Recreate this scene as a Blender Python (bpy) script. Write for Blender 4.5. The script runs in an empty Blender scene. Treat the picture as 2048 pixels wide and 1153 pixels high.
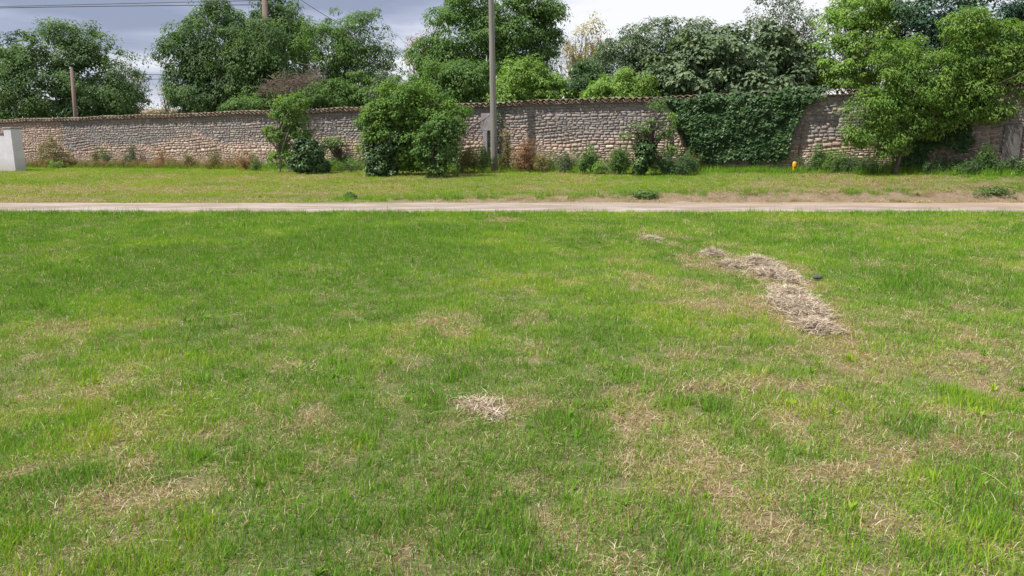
import bpy, math, random
import numpy as np
from mathutils import Vector, Matrix

# ------------------------------------------------------------------ camera, sky, sun, exposure
S = bpy.context.scene
COL = S.collection
FPX, CX, CY, HOR = 1490.0, 1024.0, 576.5, 285.0
EYE = 1.6
TH = math.atan((CY - HOR) / FPX)
CT, ST = math.cos(TH), math.sin(TH)

cam = bpy.data.cameras.new('camera')
camo = bpy.data.objects.new('camera', cam)
COL.objects.link(camo)
camo.location = (0, 0, EYE)
camo.rotation_euler = (math.pi / 2 - TH, 0, 0)
cam.sensor_width = 36
cam.lens = 36 * FPX / 2048
cam.clip_start = 0.05
cam.clip_end = 2000
S.camera = camo

SUN_EL, SUN_AZ = math.radians(57), math.atan2(-0.92, -0.28)
sun_vec = Vector((math.sin(SUN_AZ) * math.cos(SUN_EL), math.cos(SUN_AZ) * math.cos(SUN_EL), math.sin(SUN_EL)))

W = bpy.data.worlds.new('World')
S.world = W
W.use_nodes = True
nt = W.node_tree
nt.nodes.clear()
def N(t, kind, **kw):
    n = t.nodes.new(kind)
    for k, v in kw.items():
        if k == 'ins':
            for kk, vv in v.items():
                n.inputs[kk].default_value = vv
        else:
            setattr(n, k, v)
    return n
out = N(nt, 'ShaderNodeOutputWorld')
bg1 = N(nt, 'ShaderNodeBackground')
bg1.inputs['Strength'].default_value = 0.10
sky = N(nt, 'ShaderNodeTexSky', sky_type='NISHITA', sun_disc=False)
sky.sun_elevation = SUN_EL
sky.sun_rotation = SUN_AZ % (2 * math.pi)
nt.links.new(sky.outputs[0], bg1.inputs[0])
tc = N(nt, 'ShaderNodeTexCoord')
mp = N(nt, 'ShaderNodeMapping')
mp.inputs['Scale'].default_value = (1.3, 1.3, 9.0)
mp.inputs['Location'].default_value = (0.35, 0.2, 0.1)
nt.links.new(tc.outputs['Generated'], mp.inputs[0])
nz = N(nt, 'ShaderNodeTexNoise', ins={'Scale': 1.7, 'Detail': 6.0, 'Roughness': 0.5, 'Distortion': 0.3})
nt.links.new(mp.outputs[0], nz.inputs['Vector'])
sx = N(nt, 'ShaderNodeSeparateXYZ')
nt.links.new(tc.outputs['Generated'], sx.inputs[0])
def mth(t, op, a, b=None, c=None):
    n = t.nodes.new('ShaderNodeMath'); n.operation = op
    for i, v in enumerate((a, b, c)):
        if v is None: continue
        if isinstance(v, (int, float)): n.inputs[i].default_value = v
        else: t.links.new(v, n.inputs[i])
    return n.outputs[0]
side = mth(nt, 'MULTIPLY_ADD', sx.outputs[0], 1.5, 0.62)
side = mth(nt, 'MINIMUM', mth(nt, 'MAXIMUM', side, 0.12), 0.95)
nn = mth(nt, 'MULTIPLY_ADD', nz.outputs[0], 3.8, -1.9)
low = mth(nt, 'MULTIPLY', mth(nt, 'MAXIMUM', mth(nt, 'MULTIPLY_ADD', sx.outputs[2], -1.0, 0.115), 0.0), 7.0)
ca = mth(nt, 'ADD', mth(nt, 'ADD', side, nn), low)
cr = N(nt, 'ShaderNodeValToRGB')
cr.color_ramp.elements[0].position = 0.0
cr.color_ramp.elements[0].color = (0.30, 0.335, 0.47, 1)
cr.color_ramp.elements[1].position = 1.0
cr.color_ramp.elements[1].color = (1.0, 1.0, 1.02, 1)
e = cr.color_ramp.elements.new(0.4); e.color = (0.48, 0.52, 0.67, 1)
e = cr.color_ramp.elements.new(0.68); e.color = (0.80, 0.83, 0.93, 1)
nt.links.new(ca, cr.inputs[0])
bg2 = N(nt, 'ShaderNodeBackground')
bg2.inputs['Strength'].default_value = 0.62
nt.links.new(cr.outputs[0], bg2.inputs[0])
mx = N(nt, 'ShaderNodeMixShader')
mx.inputs[0].default_value = 0.9
nt.links.new(bg1.outputs[0], mx.inputs[1]); nt.links.new(bg2.outputs[0], mx.inputs[2])
nt.links.new(mx.outputs[0], out.inputs[0])

sl = bpy.data.lights.new('sun', 'SUN')
sl.energy = 4.6
sl.angle = math.radians(1.2)
sl.color = (1.0, 0.955, 0.88)
so = bpy.data.objects.new('sun', sl)
COL.objects.link(so)
so.rotation_euler = sun_vec.to_track_quat('Z', 'Y').to_euler()
so.location = (0, 0, 30)

S.view_settings.view_transform = 'Standard'
S.view_settings.look = 'None'
S.view_settings.gamma = 1.0
S.view_settings.exposure = 0.72
S.view_settings.use_curve_mapping = False
S.render.engine = 'CYCLES'
S.render.resolution_x = 1024
S.render.resolution_y = 576
S.cycles.max_bounces = 6
S.cycles.transparent_max_bounces = 4

# ------------------------------------------------------------------ terrain and pixel helpers
E1 = np.array((0.9085, -0.4179))
WALL0 = 29.67
def wall_y(x): return WALL0 - 0.46 * x
def sstep(a, b, x):
    t = np.clip((np.asarray(x, float) - a) / (b - a), 0, 1)
    return t * t * (3 - 2 * t)
def hb(x): return 0.505 + 0.011 * np.clip(x, -60, 25)
Y0 = 20.05
def gz(x, y):
    x = np.asarray(x, float); y = np.asarray(y, float)
    h = hb(x)
    bank = 0.20 * sstep(-3, 7, x)
    yw = np.maximum(wall_y(x) - 0.3, Y0 + 0.9)
    z = bank * sstep(Y0 + 0.05, Y0 + 0.6, y) + (h - bank) * sstep(-0.25, 1.0, (y - Y0) / (yw - Y0) - 0.0) * sstep(Y0, Y0 + 1.5, y)
    rel = 0.022 * np.sin(x * 1.1 + 0.6 * np.sin(y * .7)) * np.sin(y * 0.9 + 1.3) + 0.012 * np.sin(x * 2.7 + y * 1.9) * np.sin(y * 2.3 - x)
    rel = rel * (1 - sstep(15.5, 16.8, y)) * sstep(1.0, 2.0, np.abs(y) + np.abs(x))
    return z + rel
def ray(px, py):
    v = (CY - py) / FPX
    return (px - CX) / FPX, CT + v * ST, -ST + v * CT
def P(px, py, Y):
    dx, dy, dz = ray(px, py)
    t = Y / dy
    return np.array((dx * t, Y, EYE + dz * t))
def G(px, py):
    dx, dy, dz = ray(px, py)
    t0 = 1.0
    for i in range(1, 3000):
        t = 1.0 + i * 0.03
        if EYE + dz * t < gz(dx * t, dy * t):
            return np.array((dx * t, dy * t, float(gz(dx * t, dy * t))))
    return np.array((dx * t, dy * t, 0))
def pxm(Y): return Y / FPX * 0.985
def wallY(px): return WALL0 / (1 + 0.4515 * (px - CX) / FPX)

# ------------------------------------------------------------------ generic builders
def tag(o, label=None, cat=None, group=None, kind=None):
    if label: o['label'] = label
    if cat: o['category'] = cat
    if group: o['group'] = group
    if kind: o['kind'] = kind
    return o
def empty(name, loc, label, cat, group=None, rz=0):
    o = bpy.data.objects.new(name, None)
    COL.objects.link(o)
    o.location = tuple(float(v) for v in loc)
    o.rotation_euler = (0, 0, rz)
    o.empty_display_size = 0.2
    return tag(o, label, cat, group)
def link(name, me, parent=None, world=True, mat=None):
    o = bpy.data.objects.new(name, me)
    COL.objects.link(o)
    if mat is not None and not me.materials: me.materials.append(mat)
    if parent is not None:
        o.parent = parent
        if world:   # mesh is in world coordinates: undo the parent's placement
            M = Matrix.LocRotScale(parent.location, parent.rotation_euler, None)
            o.matrix_parent_inverse = M.inverted()
    return o
def np_mesh(name, V, F, smooth=False, attrs=None, fattrs=None):
    """V (n,3); F list of index arrays each (m,k)"""
    me = bpy.data.meshes.new(name)
    V = np.asarray(V, np.float32)
    F = [np.asarray(f, np.int32) for f in F if len(f)]
    nl = sum(f.size for f in F); nf = sum(len(f) for f in F)
    me.vertices.add(len(V)); me.vertices.foreach_set('co', V.ravel())
    me.loops.add(nl); me.loops.foreach_set('vertex_index', np.concatenate([f.ravel() for f in F]))
    me.polygons.add(nf)
    tot = np.concatenate([np.full(len(f), f.shape[1], np.int32) for f in F])
    st = np.concatenate([[0], np.cumsum(tot)[:-1]]).astype(np.int32)
    me.polygons.foreach_set('loop_start', st)
    try: me.polygons.foreach_set('loop_total', tot)
    except Exception: pass
    me.polygons.foreach_set('use_smooth', np.full(nf, smooth))
    for k, v in (attrs or {}).items():
        v = np.asarray(v, np.float32)
        if v.ndim == 1:
            a = me.attributes.new(k, 'FLOAT', 'POINT'); a.data.foreach_set('value', v)
        else:
            a = me.attributes.new(k, 'FLOAT_VECTOR', 'POINT'); a.data.foreach_set('vector', v.ravel())
    for k, v in (fattrs or {}).items():
        v = np.asarray(v, np.float32)
        if v.ndim == 1:
            a = me.attributes.new(k, 'FLOAT', 'FACE'); a.data.foreach_set('value', v)
        else:
            a = me.attributes.new(k, 'FLOAT_VECTOR', 'FACE'); a.data.foreach_set('vector', v.ravel())
    me.update(calc_edges=True)
    return me
class MB:
    def __init__(s): s.v = []; s.f = []; s.n = 0
    def add(s, V, F):
        V = np.asarray(V, float); s.v.append(V)
        for f in F: s.f.append(tuple(i + s.n for i in f))
        s.n += len(V)
    def box(s, c, d, rz=0, bev=0.0):
        x, y, z = d[0] / 2, d[1] / 2, d[2] / 2
        if bev:
            b = bev; V = []
            for zz, k in ((-z, 1), (-z + b, 0), (z - b, 0), (z, 1)):
                xx, yy = x - k * b, y - k * b
                V += [(-xx + b, -yy, zz), (xx - b, -yy, zz), (xx, -yy + b, zz), (xx, yy - b, zz), (xx - b, yy, zz), (-xx + b, yy, zz), (-xx, yy - b, zz), (-xx, -yy + b, zz)]
            F = [tuple(range(7, -1, -1)), tuple(range(24, 32))]
            for r in range(3):
                for i in range(8):
                    j = (i + 1) % 8
                    F.append((r * 8 + i, r * 8 + j, r * 8 + 8 + j, r * 8 + 8 + i))
        else:
            V = [(-x, -y, -z), (x, -y, -z), (x, y, -z), (-x, y, -z), (-x, -y, z), (x, -y, z), (x, y, z), (-x, y, z)]
            F = [(3, 2, 1, 0), (4, 5, 6, 7), (0, 1, 5, 4), (1, 2, 6, 5), (2, 3, 7, 6), (3, 0, 4, 7)]
        V = np.array(V); c_, s_ = math.cos(rz), math.sin(rz)
        R = np.array(((c_, -s_, 0), (s_, c_, 0), (0, 0, 1)))
        s.add(V @ R.T + np.array(c), F)
    def tube(s, pts, rad, n=6, cap=True):
        pts = [np.array(p, float) for p in pts]
        if isinstance(rad, (int, float)): rad = [rad] * len(pts)
        V = []
        for i, p in enumerate(pts):
            d = pts[min(i + 1, len(pts) - 1)] - pts[max(i - 1, 0)]
            d = d / (np.linalg.norm(d) + 1e-9)
            a = np.cross(d, (0.31, 0.95, 0.05)); 
            if np.linalg.norm(a) < 0.1: a = np.cross(d, (1, 0, 0))
            a /= np.linalg.norm(a); b = np.cross(d, a)
            for k in range(n):
                t = 2 * math.pi * k / n
                V.append(p + rad[i] * (math.cos(t) * a + math.sin(t) * b))
        F = []
        for i in range(len(pts) - 1):
            for k in range(n):
                F.append((i * n + k, i * n + (k + 1) % n, (i + 1) * n + (k + 1) % n, (i + 1) * n + k))
        if cap:
            F.append(tuple(range(n - 1, -1, -1))); F.append(tuple((len(pts) - 1) * n + k for k in range(n)))
        s.add(V, F)
    def build(s, name, mat, parent=None, world=True, smooth=False):
        me = bpy.data.meshes.new(name)
        me.from_pydata(np.concatenate(s.v).tolist(), [], s.f)
        if smooth: me.polygons.foreach_set('use_smooth', np.full(len(me.polygons), True))
        me.update()
        return link(name, me, parent, world, mat)

# ------------------------------------------------------------------ materials
def new_mat(name):
    m = bpy.data.materials.new(name); m.use_nodes = True
    t = m.node_tree; b = t.nodes['Principled BSDF']
    return m, t, b
def ramp(t, fac, stops):
    r = t.nodes.new('ShaderNodeValToRGB')
    el = r.color_ramp.elements
    el[0].position = stops[0][0]; el[0].color = (*stops[0][1], 1)
    el[1].position = stops[-1][0]; el[1].color = (*stops[-1][1], 1)
    for p, c in stops[1:-1]:
        e = el.new(p); e.color = (*c, 1)
    t.links.new(fac, r.inputs[0])
    return r.outputs[0]
def noise(t, scale, detail=4, rough=.6, vec=None, stretch=None):
    n = t.nodes.new('ShaderNodeTexNoise')
    n.inputs['Scale'].default_value = scale; n.inputs['Detail'].default_value = detail; n.inputs['Roughness'].default_value = rough
    if vec is None:
        g = t.nodes.new('ShaderNodeNewGeometry'); vec = g.outputs['Position']
    if stretch:
        m = t.nodes.new('ShaderNodeMapping'); m.inputs['Scale'].default_value = stretch
        t.links.new(vec, m.inputs[0]); vec = m.outputs[0]
    t.links.new(vec, n.inputs['Vector'])
    return n.outputs[0]
def mixc(t, fac, a, b, mode='MIX'):
    m = t.nodes.new('ShaderNodeMix'); m.data_type = 'RGBA'; m.blend_type = mode
    for i, v in ((0, fac), (6, a), (7, b)):
        if isinstance(v, (int, float)): m.inputs[i].default_value = v
        elif isinstance(v, tuple): m.inputs[i].default_value = (*v, 1)
        else: t.links.new(v, m.inputs[i])
    return m.outputs[2]
def attr(t, name, typ='GEOMETRY'):
    a = t.nodes.new('ShaderNodeAttribute'); a.attribute_name = name; a.attribute_type = typ
    return a
def bump(t, b, h, strength=.5, dist=.02):
    n = t.nodes.new('ShaderNodeBump'); n.inputs['Strength'].default_value = strength; n.inputs['Distance'].default_value = dist
    t.links.new(h, n.inputs['Height']); t.links.new(n.outputs[0], b.inputs['Normal'])
def leafify(t, b, col, trans=.35, rough=.5, tcol=None):
    o = t.nodes['Material Output']
    t.links.new(col, b.inputs['Base Color']); b.inputs['Roughness'].default_value = rough
    b.inputs['Specular IOR Level'].default_value = .22
    tr = t.nodes.new('ShaderNodeBsdfTranslucent')
    c2 = mixc(t, 1.0, col, tcol or (1.0, 1.15, .45), 'MULTIPLY')
    t.links.new(c2, tr.inputs[0])
    m = t.nodes.new('ShaderNodeMixShader'); m.inputs[0].default_value = trans
    t.links.new(b.outputs[0], m.inputs[1]); t.links.new(tr.outputs[0], m.inputs[2]); t.links.new(m.outputs[0], o.inputs[0])
LM = {}
def leaf_mat(name, dark, mid, light, trans=.42, rough=.6):
    if name in LM: return LM[name]
    m, t, b = new_mat(name)
    a = attr(t, 'v')
    dark, mid, light = [tuple(min(.6, x * q + .006) for x, q in zip(c_, (1.65, 1.42, 1.75))) for c_ in (dark, mid, light)]
    c = ramp(t, a.outputs['Fac'], [(0, dark), (.5, mid), (1, light)])
    n = noise(t, .9, 3)
    c = mixc(t, .35, c, ramp(t, n, [(.35, tuple(x * .6 for x in mid)), (.7, tuple(min(1, x * 1.35) for x in mid))]))
    leafify(t, b, c, trans, rough)
    LM[name] = m
    return m
def bark_mat(name, a_, b_, sc=(14, 14, 2.5)):
    m, t, b = new_mat(name)
    n = noise(t, 1.0, 6, .65, None, sc)
    t.links.new(ramp(t, n, [(.3, a_), (.7, b_)]), b.inputs['Base Color'])
    b.inputs['Roughness'].default_value = .9
    bump(t, b, n, .6, .02)
    return m
BARK = bark_mat('bark', (.035, .028, .022), (.13, .105, .085))
BARKL = bark_mat('pale bark', (.12, .10, .085), (.30, .27, .23))
TWIG = bark_mat('dead twigs', (.07, .045, .036), (.20, .14, .115))

# ------------------------------------------------------------------ ground
dry_blobs = [ # px, py, rx, ry, amount
 (1590,630,85,50,1.3),(1530,548,75,26,1.2),(1440,525,60,18,1.0),(1300,482,32,9,1.1),(1420,600,85,30,.75),(1310,572,60,18,.55),(1250,558,20,9,.7),
 (905,655,75,22,.9),(800,690,45,16,.55),(1060,632,40,22,.7),(962,825,60,36,1.2),(662,820,32,16,.8),(430,860,60,15,.8),(130,657,62,12,.7),(262,660,40,12,.7),
 (1008,445,30,6,1.1),(1250,840,55,25,.6),(1700,715,110,40,.75),(1750,905,50,60,.6),(1330,750,60,25,.6),(1830,640,80,35,.45),(250,940,55,20,.6),
 (1260,930,60,30,.6),(1600,880,80,30,.6),(210,730,45,15,.6),(520,940,40,15,.6),(1900,740,120,50,.45),(2010,780,60,30,.55),(1400,970,90,40,.5),
 (300,1010,130,50,.4),(820,1080,70,36,.65),(1110,1090,70,30,.4),(1830,1060,110,50,.5),(2000,950,80,60,.4),(720,620,40,12,.3),(560,760,80,25,.35),(200,455,60,6,.5),
 (640,548,50,9,.4),(1120,560,40,12,.45),(1420,640,70,18,.5),(1560,730,90,22,.35),(60,780,60,20,.4),(940,535,40,7,.45),(1150,500,50,8,.35),(1640,445,120,8,.4),(1900,460,120,9,.45)]
lush_blobs = [(850,490,320,38,.5),(600,600,320,60,.4),(1820,575,95,30,1.0),(900,770,90,50,.6),(1310,640,60,40,.3),(200,560,220,60,.4),(640,700,160,40,.35),(1000,505,120,22,.5),
 (1120,830,60,60,.45),(120,980,90,50,.5),(960,1100,120,60,.5),(420,760,120,40,.25),(1560,700,60,26,.3),(1700,500,200,22,.35),(1350,1060,160,60,.35),(400,480,200,20,.3),(1280,680,110,60,.35)]
def sig(a, b): return math.sin(a * 12.9898 + b * 78.233) * 43758.5453 % 1.0
_rng0 = np.random.default_rng(7)
_grid = _rng0.random((256, 256))
def vnoise(x, y, s=1.0, ox=0):
    x = np.asarray(x) * s + 100 + ox; y = np.asarray(y) * s + 100 + ox * .7
    xi = np.floor(x).astype(int); yi = np.floor(y).astype(int)
    fx = x - xi; fy = y - yi; fx = fx * fx * (3 - 2 * fx); fy = fy * fy * (3 - 2 * fy)
    g = lambda a, b: _grid[a % 256, b % 256]
    return (g(xi, yi) * (1 - fx) + g(xi + 1, yi) * fx) * (1 - fy) + (g(xi, yi + 1) * (1 - fx) + g(xi + 1, yi + 1) * fx) * fy
def fbm(x, y, s, ox=0): return (vnoise(x, y, s, ox) * .5 + vnoise(x, y, s * 2.1, ox + 9) * .3 + vnoise(x, y, s * 4.3, ox + 21) * .2)
def blob_terms(blobs):
    L = []
    for px, py, rx, ry, a in blobs:
        c = G(px, py); top = G(px, py - ry); bot = G(px, py + ry)
        r1 = G(px + rx, py)
        L.append((c[0], (top[1] + bot[1]) / 2, abs(r1[0] - c[0]) + .02, abs(top[1] - bot[1]) / 2 + .02, a))
    return L
DB, LB = blob_terms(dry_blobs), blob_terms(lush_blobs)
def blobsum(L, x, y):
    # ragged outlines: the sample point is warped
    wx = x + .5 * (fbm(x, y, 2.6, 3) - .5) * 1.4 * np.clip(y / 7, .5, 1.3); wy = y + .9 * (fbm(x, y, 2.6, 40) - .5) * 2 * np.clip(y / 7, .5, 1.3)
    s = np.zeros_like(np.asarray(x, float))
    for cx, cy, rx, ry, a in L:
        d = ((wx - cx) / rx) ** 2 + ((wy - cy) / ry) ** 2
        s = np.maximum(s, a * np.exp(-d ** 3 * .8 - d * .12))
    return s
def dryness(x, y):
    d = .10 + .20 * sstep(9, 3.2, y) + .15 * sstep(-1, 5, x) - .05 * sstep(6, 12, y)
    d = d + (fbm(x, y, 1.1) - .5) * .50 + (fbm(x, y, 5.5, 60) - .5) * 1.0 + (fbm(x, y, 2.6, 33) - .5) * .75
    d = d + blobsum(DB, x, y) * .9 - blobsum(LB, x, y) * .45
    speck = sstep(.60, .70, fbm(x, y, 2.9, 140)) * (.30 + .25 * sstep(-1, 4, x) + .2 * sstep(7, 3, y)); speck2 = sstep(.62, .72, fbm(x, y, 7.0, 180)) * .45
    d = d - .09 + .06 * sstep(-.5, 4, x) + speck + speck2
    far = .52 + (fbm(x, y * 1.6, .5, 80) - .5) * 1.5 + (fbm(x, y, 2.2, 30) - .5) * .9
    far = far + .35 * sstep(3, 14, x) + .45 * np.exp(-((x + 13) / 4) ** 2 - ((y - 24) / 2.2) ** 2) - .45 * sstep(3.0, .8, wall_y(x) - y) + .8 * sstep(21.1, 20.3, y) * sstep(-4, 0, x) + .2 * sstep(21, 20.2, y)
    return np.where(y < 18.5, d, far)

gm, t, b = new_mat('soil and thatch')
a = attr(t, 'dry')
n1 = noise(t, 38, 6, .7); n2 = noise(t, 260, 3, .6); n3 = noise(t, 2.3, 4)
thatch = ramp(t, n1, [(.3, (.050, .032, .018)), (.5, (.15, .10, .055)), (.72, (.36, .27, .16))])
green = ramp(t, n1, [(.3, (.018, .032, .006)), (.55, (.060, .10, .014)), (.75, (.17, .20, .05))])
c = mixc(t, a.outputs['Fac'], green, thatch)
c = mixc(t, attr(t, 'red').outputs['Fac'], c, ramp(t, n1, [(.3, (.075, .05, .036)), (.5, (.19, .125, .09)), (.72, (.34, .26, .20))]))
c = mixc(t, .25, c, ramp(t, n2, [(.35, (.05, .04, .02)), (.65, (.40, .34, .20))]))
t.links.new(c, b.inputs['Base Color']); b.inputs['Roughness'].default_value = .95
bump(t, b, n1, .8, .02)
def axis(*segs):
    o = []
    for a_, b_, s_ in segs: o += list(np.arange(a_, b_, s_))
    o.append(segs[-1][1]); return np.array(o, float)
gx = axis((-600, -60, 60), (-60, -30, 2), (-30, -12, .5), (-12, 12, .16), (12, 24, .4), (24, 60, 3), (60, 600, 60))
gy = axis((-500, -20, 60), (-20, 1.5, 1.5), (1.5, 8, .12), (8, 22, .2), (22, 46, .5), (46, 100, 6), (100, 900, 80))
GX, GY = np.meshgrid(gx, gy)
GZ = gz(GX, GY) - 0.9 * sstep(60, 300, np.hypot(GX, GY))
nx, ny = len(gx), len(gy)
idx = np.arange(nx * ny).reshape(ny, nx)
Fq = np.stack([idx[:-1, :-1], idx[:-1, 1:], idx[1:, 1:], idx[1:, :-1]], -1).reshape(-1, 4)
me = np_mesh('ground', np.stack([GX, GY, GZ], -1).reshape(-1, 3), [Fq], True, {'dry': np.clip(dryness(GX, GY), 0, 1).ravel(), 'red': (.55 * sstep(-6, 2, GX) * sstep(19.6, 20, GY) * sstep(20.9, 20.45, GY + .8 * (fbm(GX, GY, 1.2, 50) - .5))).ravel()})
o = link('ground', me, mat=gm); tag(o, kind='structure')

# gravel track
rm, t, b = new_mat('pale gravel')
n1 = noise(t, 45, 6, .75); n2 = noise(t, 1.1, 4, .6, None, (.5, 2.2, 1)); n3 = noise(t, 150, 2)
c = ramp(t, n1, [(.3, (.22, .18, .165)), (.5, (.34, .29, .27)), (.72, (.50, .45, .42))])
c = mixc(t, ramp(t, n2, [(.40, (0, 0, 0)), (.56, (.85, .85, .85))]), c, (.20, .155, .115))
g = t.nodes.new('ShaderNodeNewGeometry'); sp = t.nodes.new('ShaderNodeSeparateXYZ'); t.links.new(g.outputs['Position'], sp.inputs[0])
red = mth(t, 'MULTIPLY', mth(t, 'MAXIMUM', mth(t, 'MULTIPLY_ADD', sp.outputs[1], 1.2, -22.6), 0.0), mth(t, 'MAXIMUM', mth(t, 'MULTIPLY_ADD', sp.outputs[0], .10, -.1), 0.0))
red = mth(t, 'MULTIPLY', mth(t, 'MAXIMUM', mth(t, 'MINIMUM', red, 1.0), 0.0), .5)
c = mixc(t, red, c, (.40, .20, .13))
rut = attr(t, 'rut').outputs['Fac']
c = mixc(t, mth(t, 'MULTIPLY', mth(t, 'SUBTRACT', 1.0, rut), .55), c, ramp(t, n1, [(.3, (.12, .09, .06)), (.7, (.33, .27, .19))]))
t.links.new(c, b.inputs['Base Color']); b.inputs['Roughness'].default_value = .95
bump(t, b, n1, .7, .02)
xs = np.concatenate([np.arange(-90, -16, 1.5), np.arange(-16, 18, .12), np.arange(18, 60, 1.5)])
lo = 17.15 + .07 * np.sin(xs * 3.1) * np.sin(xs * 1.3) + .16 * (fbm(xs, xs * 0, .9) - .5) * 2 + .08 * (fbm(xs, xs * 0 + 3, 5) - .5) * 2
hi = 20.0 + .30 * (fbm(xs, xs * 0 + 7, .6) - .5) * 2 + .10 * (fbm(xs, xs * 0 + 5, 5) - .5) * 2 + .25 * sstep(11, 16, xs)
fr = np.linspace(0, 1, 13)
RX = np.repeat(xs[None], 13, 0); RY = lo[None] + (hi - lo)[None] * fr[:, None]
RZ = gz(RX, RY) + 0.012 + .018 * np.sin(fr * math.pi)[:, None] - .012 * (np.exp(-((fr - .27) / .1) ** 2) + np.exp(-((fr - .74) / .1) ** 2))[:, None] + .008 * (fbm(RX, RY, 2.5) - .5)
idx = np.arange(RX.size).reshape(RX.shape)
Fq = np.stack([idx[:-1, :-1], idx[:-1, 1:], idx[1:, 1:], idx[1:, :-1]], -1).reshape(-1, 4)
RUT = np.clip(np.exp(-((fr - .27) / .16) ** 2) + np.exp(-((fr - .74) / .16) ** 2), 0, 1)[:, None] + .5 * (fbm(RX, RY, .9, 33) - .4)
me = np_mesh('gravel_track', np.stack([RX, RY, RZ], -1).reshape(-1, 3), [Fq], True, {'rut': np.clip(RUT, 0, 1).ravel()})
o = link('road', me, mat=rm); tag(o, kind='structure')

# ------------------------------------------------------------------ grass
def blade_material():
    m, t, b = new_mat('grass blades')
    v = attr(t, 'v').outputs['Fac']; d = attr(t, 'd').outputs['Fac']; h = attr(t, 'h').outputs['Fac']
    ti = attr(t, 'tint', 'INSTANCER').outputs['Fac']
    k = mth(t, 'ADD', mth(t, 'MULTIPLY', v, .55), mth(t, 'MULTIPLY', ti, .6))
    gcol = ramp(t, k, [(.05, (.018, .120, .010)), (.32, (.064, .252, .009)), (.62, (.150, .355, .010)), (1.0, (.36, .43, .03))])
    dcol = ramp(t, v, [(0, (.13, .072, .032)), (.35, (.32, .22, .105)), (.75, (.56, .445, .27)), (1, (.74, .66, .50))])
    tipy = mixc(t, mth(t, 'MULTIPLY', mth(t, 'POWER', h, 3.0), .25), gcol, (.42, .42, .08))
    basey = mixc(t, mth(t, 'MULTIPLY', mth(t, 'SUBTRACT', 1.0, h), .35), tipy, (.30, .33, .09))
    c = mixc(t, d, basey, dcol)
    leafify(t, b, c, .32, .65, (1.0, 1.1, .4)); b.inputs['Specular IOR Level'].default_value = .08
    return m
GM = blade_material()
tufts = bpy.data.collections.new('tuft_sources')
def blades(rng, n, R, hmin, hmax, lean, wmin, wmax, pdry, flat=0.0, segs=3):
    ang = rng.uniform(0, 2 * math.pi, n); r = R * np.sqrt(rng.random(n))
    bx_, by_ = r * np.cos(ang), r * np.sin(ang)
    H = rng.uniform(hmin, hmax, n) * rng.uniform(.6, 1.1, n)
    az = rng.uniform(0, 2 * math.pi, n); ln = np.abs(rng.normal(lean, lean * .5, n))
    isd = rng.random(n) < pdry
    ln = np.where(isd, ln * 1.6 + flat, ln + flat * .3)
    w = rng.uniform(wmin, wmax, n)
    V = []; Hh = []
    for k in range(segs + 1):
        f = k / segs
        th = np.clip(ln * (0.25 + 1.1 * f), 0, 1.65)
        if k == 0: px_, pz = np.zeros(n), np.zeros(n)
        else: px_ = px_ + H / segs * np.sin(th); pz = pz + H / segs * np.cos(th)
        X = bx_ + px_ * np.cos(az); Y = by_ + px_ * np.sin(az); Z = pz + np.where(isd, .004, 0)
        ww = w * (1 - f ** 1.6) * .5 + (.0002 if k == segs else 0)
        side_ = az + math.pi / 2 + rng.uniform(-.3, .3, n)
        V.append(np.stack([X - ww * np.cos(side_), Y - ww * np.sin(side_), Z], -1))
        V.append(np.stack([X + ww * np.cos(side_), Y + ww * np.sin(side_), Z], -1))
        Hh += [np.full(n, f), np.full(n, f)]
    V = np.stack(V, 1); nv = 2 * (segs + 1)
    base = np.arange(n)[:, None] * nv
    F = np.concatenate([base + np.array([2 * k, 2 * k + 1, 2 * k + 3, 2 * k + 2])[None] for k in range(segs)])
    vv = rng.random(n)
    return V.reshape(-1, 3), F, np.repeat(vv, nv), np.repeat(isd.astype(float), nv), np.stack(Hh, 1).ravel()
def make_tuft(name, sets, seed):
    rng = np.random.default_rng(seed)
    Vs, Fs, vs, ds, hs, o_ = [], [], [], [], [], 0
    for a_ in sets:
        V, F, v, d, h = blades(rng, *a_)
        Vs.append(V); Fs.append(F + o_); vs.append(v); ds.append(d); hs.append(h); o_ += len(V)
    me = np_mesh(name, np.concatenate(Vs), [np.concatenate(Fs)], False, {'v': np.concatenate(vs), 'd': np.concatenate(ds), 'h': np.concatenate(hs)})
    me.materials.append(GM)
    ob = bpy.data.objects.new(name, me); tufts.objects.link(ob)
    return ob
# 0-2 green, 3-5 mixed, 6-8 dry, 9-11 tall green, 12-13 broad bladed clump
for i in range(3):
    make_tuft('a%02d_green' % i, [(66, .10, .022, .058, .60, .0022, .0046, .06, 0), (30, .10, .02, .055, .9, .0015, .003, .6, .5)], 10 + i)
for i in range(3):
    make_tuft('b%02d_mixed' % i, [(56, .10, .018, .052, .6, .0022, .0045, .18, 0), (44, .11, .03, .07, .9, .0015, .003, .78, .6)], 20 + i)
for i in range(3):
    make_tuft('c%02d_dry' % i, [(75, .11, .035, .09, 1.0, .0015, .0032, .97, .5, ), (20, .10, .02, .045, .6, .002, .0035, .1, 0)], 30 + i)
for i in range(3):
    make_tuft('d%02d_tall' % i, [(36, .08, .05, .12, .33, .0028, .0052, .04, 0), (30, .09, .02, .05, .6, .002, .0035, .3, 0)], 40 + i)
for i in range(2):
    make_tuft('e%02d_broad' % i, [(18, .035, .05, .12, .6, .004, .0075, .02, 0)], 50 + i)

for i in range(2):
    make_tuft('f%02d_rosette' % i, [(12, .012, .045, .085, .95, .013, .022, .0, 0)], 60 + i)
for i in range(2):
    make_tuft('g%02d_straws' % i, [(7, .10, .09, .18, 1.0, .0022, .0036, 1.0, .6)], 70 + i)

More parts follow.
